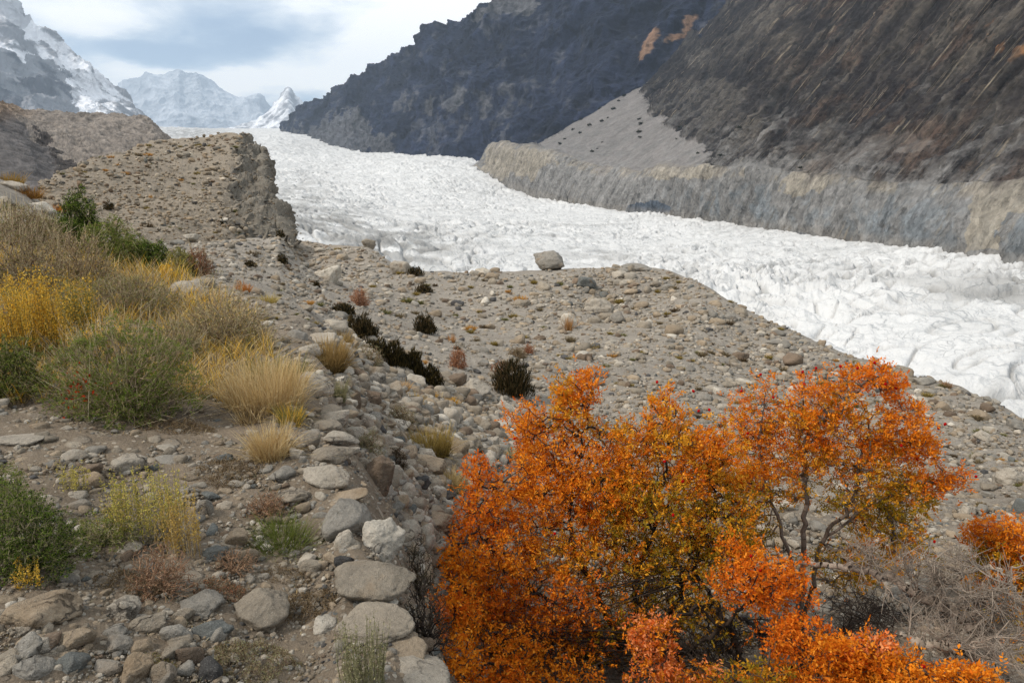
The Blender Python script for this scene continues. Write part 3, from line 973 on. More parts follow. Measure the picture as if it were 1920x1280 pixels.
def build_face():
    nu, nv = 900, 520
    P, u, v = patch(FACE, nu, nv)
    N = normals(P)
    # axes along the face: h metres along the valley side, z height
    along = np.array((0.62, -0.78, 0.0))
    q = P.reshape(-1, 3)
    h = q @ along
    z = q[:, 2]
    uu, vv = u.ravel(), v.ravel()
    s = np.repeat(np.linspace(0, len(FACE[0]) - 1, nv)[None], nu, 0).ravel()
    # the beds dip steeply: coordinates across and along the strike
    dip = math.radians(57)
    hx = q @ np.array((0.89, -0.45, 0.0))
    across = hx * math.sin(dip) - z * math.cos(dip)
    down = hx * math.cos(dip) + z * math.sin(dip)
    wob = 3.5 * fbm(np.c_[across / 60, down / 90, z * 0], 3)
    wob2 = 0.8 * perlin(np.c_[across / 20 + 5, down / 90, z * 0])
    st = np.c_[(across + wob + wob2) / 13, down / 260, np.zeros(len(q))]
    bed = ridged(st, 6, 0.62, 2.1)
    st2 = np.c_[(across + wob + wob2) / 5.5, down / 110, np.zeros(len(q)) + 3]
    ribs = (1 - np.abs(perlin(np.c_[(across + wob + wob2) / 26, down / 330, np.zeros(len(q)) + 31]))) ** 9 * smooth(fbm(np.c_[across / 120, down / 90, z * 0 + 12], 3), -0.25, 0.35)
    ribs = ribs + 0.6 * (1 - np.abs(perlin(np.c_[(across + wob + wob2) / 11, down / 150, np.zeros(len(q)) + 37]))) ** 8 * smooth(fbm(np.c_[across / 70, down / 60, z * 0 + 19], 3), -0.05, 0.4)
    guts = (1 - np.abs(perlin(np.c_[(across + wob + wob2) / 38, down / 300, np.zeros(len(q)) + 51]))) ** 10 * smooth(fbm(np.c_[across / 150, down / 110, z * 0 + 32], 3), -0.2, 0.4)
    blocky = ridged(q / 23, 5, 0.55)
    spur = ridged(np.c_[(across + wob * 1.5) / 95, down / 420, np.zeros(len(q)) + 9], 3, 0.5)
    bed2 = fbm(st2, 5, 0.62)
    rough = fbm(q / 40, 6, 0.6)
    n = fbm(q / 55 + 3, 5, 0.6)
    n2 = fbm(q / 18 + 6, 4, 0.6)
    cu, cv = uu + 16 * n2, vv + 12 * n
    scree = in_poly(cu, cv, [(925, 262), (1000, 274), (1100, 205), (1205, 122), (1216, 132), (1205, 170), (1222, 215), (1290, 262), (1330, 275), (1320, 330), (1150, 345), (900, 345)])
    scree2 = in_poly(cu, cv, [(1480, 320), (1520, 290), (1640, 270), (1700, 255), (1760, 280), (1700, 300), (1560, 325)])
    bench = (s < 3.25)
    toplip = smooth(s, 2.55, 2.85) * smooth(s, 3.5, 3.15)
    rockw = 0.12 + 0.88 * smooth(s, 3.2, 3.9)
    rockw = np.where(scree, 0.12, rockw)
    rockw = np.where(scree2, 0.7 * rockw, rockw)
    R = np.hypot(q[:, 0], q[:, 1])
    sc = smooth(R, 300, 900) * 0.8 + 0.6
    gul = ridged(np.c_[(hx * 0.94 - z * 0.34 + 4 * n) / 14, z / 220, h * 0 + 5], 5, 0.55)
    gul2 = ridged(np.c_[(hx * 0.94 - z * 0.34 + 2 * n2) / 6, z / 90, h * 0 + 15], 4, 0.55)
    d = rockw * (bed * 0.6 + bed2 * 0.4 + rough * 3.0 + blocky * 2.0 + 1.5 * ridged(q / 11, 4, 0.55) + spur * 11 + ribs * 2.5 - guts * 6) * sc + smooth(s, 3.1, 2.4) * smooth(s, 0.8, 1.4) * (gul * 1.3 + gul2 * 0.5) * sc + bench * (rough * 1.3 + n2 * 0.4) * sc + scree * (rough * 0.8) + smooth(s, 1.2, 2.2) * smooth(s, 5.5, 4.0) * 4.5 * fbm(q / 75 + 40, 3)
    P = (q + N.reshape(-1, 3) * d[:, None])
    hx2, z2 = P @ np.array((0.89, -0.45, 0.0)), P[:, 2]
    across2, down2 = hx2 * math.sin(dip) - z2 * math.cos(dip), hx2 * math.cos(dip) + z2 * math.sin(dip)
    wob3 = 2.5 * perlin(np.c_[across2 / 80, down2 / 160, z * 0 + 2])
    c = np.empty((len(q), 3))
    dark = np.array(lin(34, 30, 30))
    c[:] = dark
    # brown beds and pale ribs along the strike
    warm = smooth(n + 0.5 * bed2, 0.1, 0.8) * smooth(uu, 1350, 1600)
    c = c * (1 - 0.65 * warm[:, None]) + np.array(lin(78, 62, 51)) * 0.55 * warm[:, None]
    rib = np.clip(1.3 * ribs + 0.35 * smooth(bed + 0.35 * bed2, 0.5, 1.0), 0, 1) * rockw
    c = c * (1 - 0.35 * rib[:, None]) + np.array(lin(118, 110, 98)) * 0.35 * rib[:, None]
    c *= (1 - 0.45 * np.clip(guts, 0, 1) * rockw)[:, None]
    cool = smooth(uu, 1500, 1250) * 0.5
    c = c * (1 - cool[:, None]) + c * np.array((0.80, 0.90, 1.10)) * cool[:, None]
    rust = smooth(n - 0.2 * n2, 0.0, 0.5) * in_poly(cu, cv, [(1840, 60), (1930, -60), (2100, -60), (2100, 90), (1890, 130), (1850, 110)])
    c = c * (1 - 0.7 * rust[:, None]) + np.array(lin(138, 98, 62)) * 0.7 * rust[:, None]
    # lower down the rock fades into rubble
    low = smooth(s + 0.6 * n + 0.5 * n2, 5.0, 3.1) * 0.72
    c = c * (1 - low[:, None]) + np.array(lin(94, 90, 87)) * low[:, None]
    sc_col = np.array(lin(110, 106, 103)) * (1 + 0.12 * n + 0.10 * n2)[:, None]
    c[scree] = sc_col[scree]
    sw = (0.30 * scree2)[:, None]
    c = c * (1 - sw) + np.array(lin(112, 103, 95)) * sw
    bc = np.array(lin(113, 111, 108)) * (1 + 0.14 * n + 0.14 * n2 + 0.16 * gul + 0.10 * gul2)[:, None]
    blue = smooth(n2 + 0.8 * n, -0.25, 0.5) * smooth(s, 3.0, 1.8) * smooth(uu, 1150, 1330)
    bc = bc * (1 - 0.75 * blue[:, None]) + np.array(lin(104, 108, 110)) * 0.75 * blue[:, None]
    lip = toplip * smooth(n2 + n, -0.2, 0.5)
    for poly in ([(1800, 470), (1835, 345), (1930, 325), (2100, 330), (2100, 400), (1890, 400), (1860, 470)], [(1465, 355), (1478, 318), (1545, 322), (1560, 345), (1500, 370)], [(1215, 335), (1225, 302), (1335, 312), (1340, 335)], [(900, 325), (918, 262), (1000, 275), (1050, 300), (1000, 330)]):
        lip = np.maximum(lip, 0.9 * in_poly(cu, cv, poly))
    for poly in ([(1630, 465), (1650, 400), (1690, 345), (1790, 352), (1765, 440), (1700, 472)], [(1868, 475), (1888, 405), (1935, 372), (1960, 480)], [(1290, 400), (1330, 360), (1440, 330), (1450, 400), (1400, 425)]):
        kb = 0.6 * in_poly(cu, cv, poly) * smooth(n2 + n, -0.7, 0.3)
        bc = bc * (1 - kb[:, None]) + np.array(lin(98, 103, 106)) * (1 + 0.15 * gul)[:, None] * kb[:, None]
    bc = bc * (1 - 0.75 * lip[:, None]) + np.array(lin(140, 131, 115)) * 0.75 * lip[:, None]
    for poly in ([(1170, 402), (1185, 383), (1240, 378), (1262, 392), (1225, 406)], [(1475, 440), (1480, 434), (1510, 434), (1512, 441)], [(880, 310), (905, 322), (955, 352), (940, 360), (890, 335)]):
        k = in_poly(uu + 5 * n2, vv + 4 * n2, poly)
        bc[k] = np.array(lin(78, 86, 96))
    foot = smooth(s, 1.55, 1.2)
    bc = bc * (1 - 0.5 * foot[:, None]) + np.array(lin(122, 117, 110)) * 0.5 * foot[:, None]
    bw = smooth(s + 0.9 * n2 + 0.9 * n, 4.9, 2.4)[:, None]
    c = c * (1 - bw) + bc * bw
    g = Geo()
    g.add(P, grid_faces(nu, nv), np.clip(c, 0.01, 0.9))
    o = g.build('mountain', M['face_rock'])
    ca = o.data.attributes.new('strata', 'FLOAT_VECTOR', 'POINT')
    isrock = np.clip(rockw - 0.1, 0, 1) * (1 - bench)
    ca.data.foreach_set('vector', np.c_[np.where(bench, (hx2 * 0.94 - z2 * 0.34 + 2 * n) / 6, (across2 + wob3) / 5), np.where(bench, z2 / 90, down2 / 150), np.where(bench, 0.42, isrock * (0.55 + 0.45 * smooth(n + 0.6 * n2, -0.3, 0.4)))].astype(np.float32).ravel())
    build_scree_bushes(q, uu, vv, s, N.reshape(-1, 3))
    tag(o, 'dark brown striped rock face with scree and pale banks above the ice', None, None, 'structure')


build_face()


def paint_snow(P, N, u, v, d):
    q = P.reshape(-1, 3)
    n = fbm(q / 420, 6, 0.6).reshape(u.shape)
    n2 = fbm(q / 210 + 5, 5, 0.5).reshape(u.shape)
    streak = fbm(np.c_[(q[:, 0] * 0.8 + q[:, 2] * 0.75) / 110, (q[:, 0] * -0.6 + q[:, 2]) / 520, q[:, 1] / 900], 6, 0.62).reshape(u.shape)
    snow = smooth(0.55 * n2 + 0.8 * streak + 0.25 * n + 0.18, -0.15, 0.35)
    rock = in_poly(u + 14 * n2, v + 14 * n, [(-400, 60), (0, 92), (38, 122), (92, 122), (118, 150), (145, 215), (100, 260), (-400, 260)])
    snow = np.where(rock, snow * 0.22, 0.22 + 0.78 * snow)
    snow = np.where(v < 60 - 0.2 * (u - 20) ** 2 / 20, snow * 0.55, snow)
    rc = np.empty(P.shape)
    rc[:] = lin(72, 72, 78)
    rc *= (1 + 0.3 * n2)[..., None]
    return rc * (1 - snow[..., None]) + np.array((0.84, 0.84, 0.86)) * snow[..., None]


SKY_SNOW = [(-500, -160), (-200, -110), (-60, -60), (0, -28), (24, 0), (40, 34), (62, 47), (86, 54), (110, 80), (132, 98), (160, 118), (176, 140), (202, 158), (222, 176), (240, 192), (262, 220), (285, 250), (305, 275)]
skyline(simple_cols(SKY_SNOW, 292, 5000, 6800, 6), 520, 340, 'snowy_mountain', M['snow_rock'], 'steep snow streaked mountain with dark lower cliffs', paint_snow, 62, 380, octs=7)


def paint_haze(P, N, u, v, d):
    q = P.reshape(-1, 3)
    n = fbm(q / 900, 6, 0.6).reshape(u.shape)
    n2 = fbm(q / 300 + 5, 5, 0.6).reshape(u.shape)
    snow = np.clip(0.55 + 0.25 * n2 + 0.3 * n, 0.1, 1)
    rock = np.array(lin(120, 130, 142))  # rock and snow paled and evened: distance haze put into the colours
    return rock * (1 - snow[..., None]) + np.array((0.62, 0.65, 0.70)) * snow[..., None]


SKY_HAZE = [(120, 230), (180, 186), (215, 166), (232, 158), (262, 146), (300, 138), (322, 133), (334, 131), (346, 139), (372, 141), (398, 154), (425, 168), (455, 182), (470, 180), (486, 179), (500, 192), (516, 204), (545, 222), (600, 240), (680, 262)]
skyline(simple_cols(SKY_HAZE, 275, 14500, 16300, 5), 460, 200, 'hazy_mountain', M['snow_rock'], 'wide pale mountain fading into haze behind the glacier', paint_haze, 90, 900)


def paint_spire(P, N, u, v, d):
    q = P.reshape(-1, 3)
    n2 = fbm(q / 180 + 5, 5, 0.6).reshape(u.shape)
    lit = smooth(-N[..., 0] + 0.35 * n2, -0.1, 0.5)
    snow = np.clip(0.45 + 0.9 * n2 + 0.25 * d, 0.1, 1)
    rock = np.array(lin(106, 106, 110))
    return rock * (1 - snow[..., None]) + np.array((0.86, 0.86, 0.88)) * snow[..., None]


SKY_SPIRE = [(380, 252), (415, 244), (450, 236), (478, 228), (498, 214), (512, 200), (524, 184), (534, 171), (541, 165), (548, 174), (556, 184), (566, 192), (580, 208), (600, 226), (640, 250)]
skyline(simple_cols(SKY_SPIRE, 272, 10000, 11600, 5), 360, 180, 'snow_peak_mountain', M['snow_rock'], 'small sharp snow peak behind the bend of the glacier', paint_spire, 34, 420)

# the moraine behind the hump, with the dark slope falling to the left
MOR = [
    [(-420, 420, 120), (-420, 330, 170), (-420, 250, 225), (-420, 190, 270), (-420, 150, 330)],
    [(-60, 400, 130), (-60, 330, 170), (-60, 270, 215), (-60, 222, 260), (-60, 184, 330)],
    [(70, 400, 135), (62, 350, 165), (45, 285, 215), (20, 235, 280), (8, 194, 350)],
    [(118, 390, 150), (112, 340, 180), (100, 296, 235), (62, 242, 300), (45, 205, 360)],
    [(150, 380, 160), (160, 335, 195), (165, 290, 250), (140, 240, 320), (120, 206, 375)],
    [(240, 380, 170), (240, 330, 215), (240, 290, 265), (225, 248, 325), (205, 211, 380)],
    [(310, 380, 185), (305, 330, 225), (300, 290, 275), (288, 255, 330), (274, 222, 375)],
    [(360, 380, 200), (340, 330, 235), (325, 300, 280), (312, 278, 330), (300, 243, 372)],
    [(420, 400, 220), (390, 350, 245), (362, 320, 285), (340, 298, 330), (322, 272, 365)],
]


def build_back_moraine():
    nu, nv = 420, 260
    P, u, v = patch(MOR, nu, nv)
    N = normals(P)
    q = P.reshape(-1, 3)
    n = fbm(q / 30, 5, 0.55)
    n2 = fbm(q / 4.5, 4, 0.65)
    uu, vv = u.ravel(), v.ravel()
    dark = in_poly(uu + 6 * n2, vv + 5 * n, [(-600, 205), (12, 214), (40, 235), (80, 275), (108, 305), (100, 360), (70, 420), (-600, 420)])
    gully = in_poly(uu + 12 * n2, vv + 10 * n, [(60, 240), (85, 250), (118, 300), (140, 300), (150, 400), (80, 400), (108, 310)])
    d = 2.2 * n + np.where(dark, 0.35, 0.9) * n2
    P = q + N.reshape(-1, 3) * d[:, None]
    c = np.empty((len(q), 3))
    c[:] = lin(118, 110, 102)
    c[dark] = lin(88, 84, 82)
    c[gully] = np.array(lin(60, 56, 54))
    tan = smooth(uu, 90, 10) * smooth(vv, 235, 205)
    c = c * (1 - 0.5 * tan[:, None]) + np.array(lin(134, 108, 80)) * 0.5 * tan[:, None]
    c *= (1 + np.where(dark, 0.06, 0.22) * n2 + 0.12 * n)[:, None]
    g = Geo()
    g.add(P, grid_faces(nu, nv), np.clip(c, 0.01, 0.9))
    o = g.build('moraine_hill', M['till'])
    tag(o, 'dark grey gravel ridge with a gully behind the brown hump', None, None, 'structure')


build_back_moraine()
# valley floor under everything, out past the mountains
g_ = Geo()
ring = [(math.sin(a) * R_, math.cos(a) * R_, z_) for R_, z_ in ((60, -110), (2500, -110), (15500, -110)) for a in np.linspace(0, 2 * math.pi, 49)]
g_.add(ring, grid_faces(3, 49)[:, ::-1], lin(120, 112, 104))
tag(g_.build('valley_ground', M['till']), 'grey valley floor far below', None, None, 'structure')

# the air: haze between the camera and the far mountains
def build_haze():
    x, y0, y1, z0, z1 = 16000, -16000, 17000, -130, 2600
    g = Geo()
    vs = [(sx * x, yy, zz) for zz in (z0, z1) for yy in (y0, y1) for sx in (-1, 1)]
    g.add(vs, np.array([(0, 2, 3, 1), (4, 5, 7, 6), (0, 1, 5, 4), (2, 6, 7, 3), (0, 4, 6, 2), (1, 3, 7, 5)]), (1, 1, 1))
    m = bpy.data.materials.new('air_haze')
    m.use_nodes = True
    q = NT(m.node_tree)
    q.n.clear()
    out = q.new('ShaderNodeOutputMaterial')
    m.cycles.volume_sampling = 'DISTANCE'
    m.cycles.homogeneous_volume = True
    vol = q.new('ShaderNodeVolumePrincipled')
    vol.inputs['Color'].default_value = (0.66, 0.82, 1.0, 1)
    vol.inputs['Density'].default_value = HAZE
    vol.inputs['Anisotropy'].default_value = 0.15
    q.l.new(vol.outputs[0], out.inputs['Volume'])
    o = g.build('haze', m, shade=False)
    tag(o, 'pale blue air haze filling the valley', None, None, 'stuff')


HAZE = 6.5e-5
if HAZE:
    build_haze()

# ================================================================== STONES
import bmesh


def _ico(n):
    bm = bmesh.new()
    bmesh.ops.create_icosphere(bm, subdivisions=n, radius=1)
    v = np.array([x.co for x in bm.verts])
    f = np.array([[y.index for y in x.verts] for x in bm.faces])
    bm.free()
    return v, f


ICO = {k: _ico(k) for k in (1, 2, 3, 4, 5)}


def rock_shape(seed, sub, angular, flat=0.62, rough=0.05):
    """a stone of about unit half width: a blend of random facets, from water worn (angular 0) to broken (angular 1)"""
    g = np.random.default_rng(seed)
    n, f = ICO[sub]
    k = 12 + int(7 * g.random())
    m = g.normal(size=(k, 3))
    m /= np.linalg.norm(m, axis=1)[:, None]
    d = g.uniform(0.70, 1.02, k)
    box = 0.86 if angular > 0.5 else 1.12
    m = np.concatenate([m, np.eye(3), -np.eye(3)])
    d = np.concatenate([d, g.uniform(box, box + 0.16, 6)])
    p = 4.2 + 24 * angular
    r = (np.maximum(n @ m.T, 0) / d) ** p
    r = r.sum(1) ** (-1 / p)
    v = n * r[:, None]
    if sub >= 3:
        v = v * (1 + 1.3 * rough * fbm(v * 1.6 + seed, 4, 0.55) + 0.6 * rough * fbm(v * 5 + seed, 3) - 0.5 * rough * np.maximum(ridged(v * 2.3 + seed, 2), 0))[:, None]
    v = v * (1, g.uniform(0.72, 0.95), flat * g.uniform(0.85, 1.15))
    v /= np.abs(v[:, 0]).max()
    return v, f


def rotz(v, a):
    c, s = math.cos(a), math.sin(a)
    return v @ np.array([[c, s, 0], [-s, c, 0], [0, 0, 1]])


def hit_any(u, v):
    """first surface under a pixel: the ground or the hump"""
    a = hit(u, v)
    if u < 580 and v < 480:
        pu, pv = project(HUMP_P)
        k = (np.abs(pu - u) < 6) & (np.abs(pv - v) < 6)
        if k.any():
            q = HUMP_P[k]
            b = q[np.argmin(np.hypot(q[:, 0], q[:, 1]))]
            if np.hypot(*b[:2]) < np.hypot(*a[:2]) or abs(project(a[None])[1][0] - v) > 8:
                return b
    return a


AUTO = []        # (object, u, v, noun phrase) waiting for a label that says where it lies
LANDMARK = []    # (u, v, name of a feature one can find)

PALE, TAN, GREY, DARK, BLUE, BROWN, WHITE, MID = [np.array(lin(*c)) for c in
    ((162, 152, 137), (148, 132, 111), (134, 128, 118), (66, 64, 62), (100, 101, 97), (114, 98, 82), (184, 175, 160), (141, 130, 114))]
CNAME = {id(PALE): 'pale', id(TAN): 'tan', id(GREY): 'grey', id(DARK): 'dark', id(BLUE): 'blue grey', id(BROWN): 'brown', id(WHITE): 'whitish', id(MID): 'fawn'}


def boulder(u, vb, w, h, col, ang, label=None, land=None, tilt=0.0, seed=None):
    seed = seed or int(u * 7 + vb * 13)
    g = np.random.default_rng(seed)
    p = hit_any(u, vb - 0.30 * h)
    s = scale_at(p)
    r = math.hypot(p[0], p[1])
    al = math.atan2(-p[2], r)
    Wd = w * s
    D = Wd * g.uniform(0.75, 0.9)
    H = math.sqrt(max((h * s) ** 2 - (D * math.sin(al)) ** 2, (0.45 * h * s) ** 2)) / math.cos(al)
    c = at(u, vb - 0.5 * h, r + 0.12 * D)
    sub = 5 if w > 55 else 4 if w > 22 else 3
    v, f = rock_shape(seed, sub, ang, 1.0, 0.06 if ang < 0.5 else 0.09)
    v = v / np.abs(v).max(0)
    v = v * (Wd / 2, D / 2, H / 2)
    tilt = tilt + g.normal(0, 0.13 if w < 60 else 0.05)
    ca, sa = math.cos(tilt), math.sin(tilt)
    v = v @ np.array([[ca, 0, -sa], [0, 1, 0], [sa, 0, ca]])
    yaw = -math.atan2(c[0], c[1]) + g.normal(0, 0.28)
    v = rotz(v, yaw)
    gg = Geo()
    gg.add(v, f, (1, 1, 1))
    o = gg.build('boulder' if w > 30 else 'stone', M['stone'], loc=tuple(c))
    o.color = (*np.clip(col * g.uniform(0.84, 1.04), 0, 1), 1)
    size = 'large' if w > 85 else 'medium' if w > 45 else 'small'
    form = 'angular' if ang > 0.55 else 'rounded' if ang < 0.25 else 'blunt'
    if h < 0.45 * w:
        form = 'flat'
    tag(o, label, 'boulder' if w > 30 else 'stone', 'stones and boulders lying on the moraine')
    if label:
        LANDMARK.append((u, vb - h / 2, land)) if land else None
    else:
        AUTO.append((o, u, vb - h / 2, f"{size} {CNAME[id(col)]} {form} {'boulder' if w > 30 else 'stone'}"))
    return o


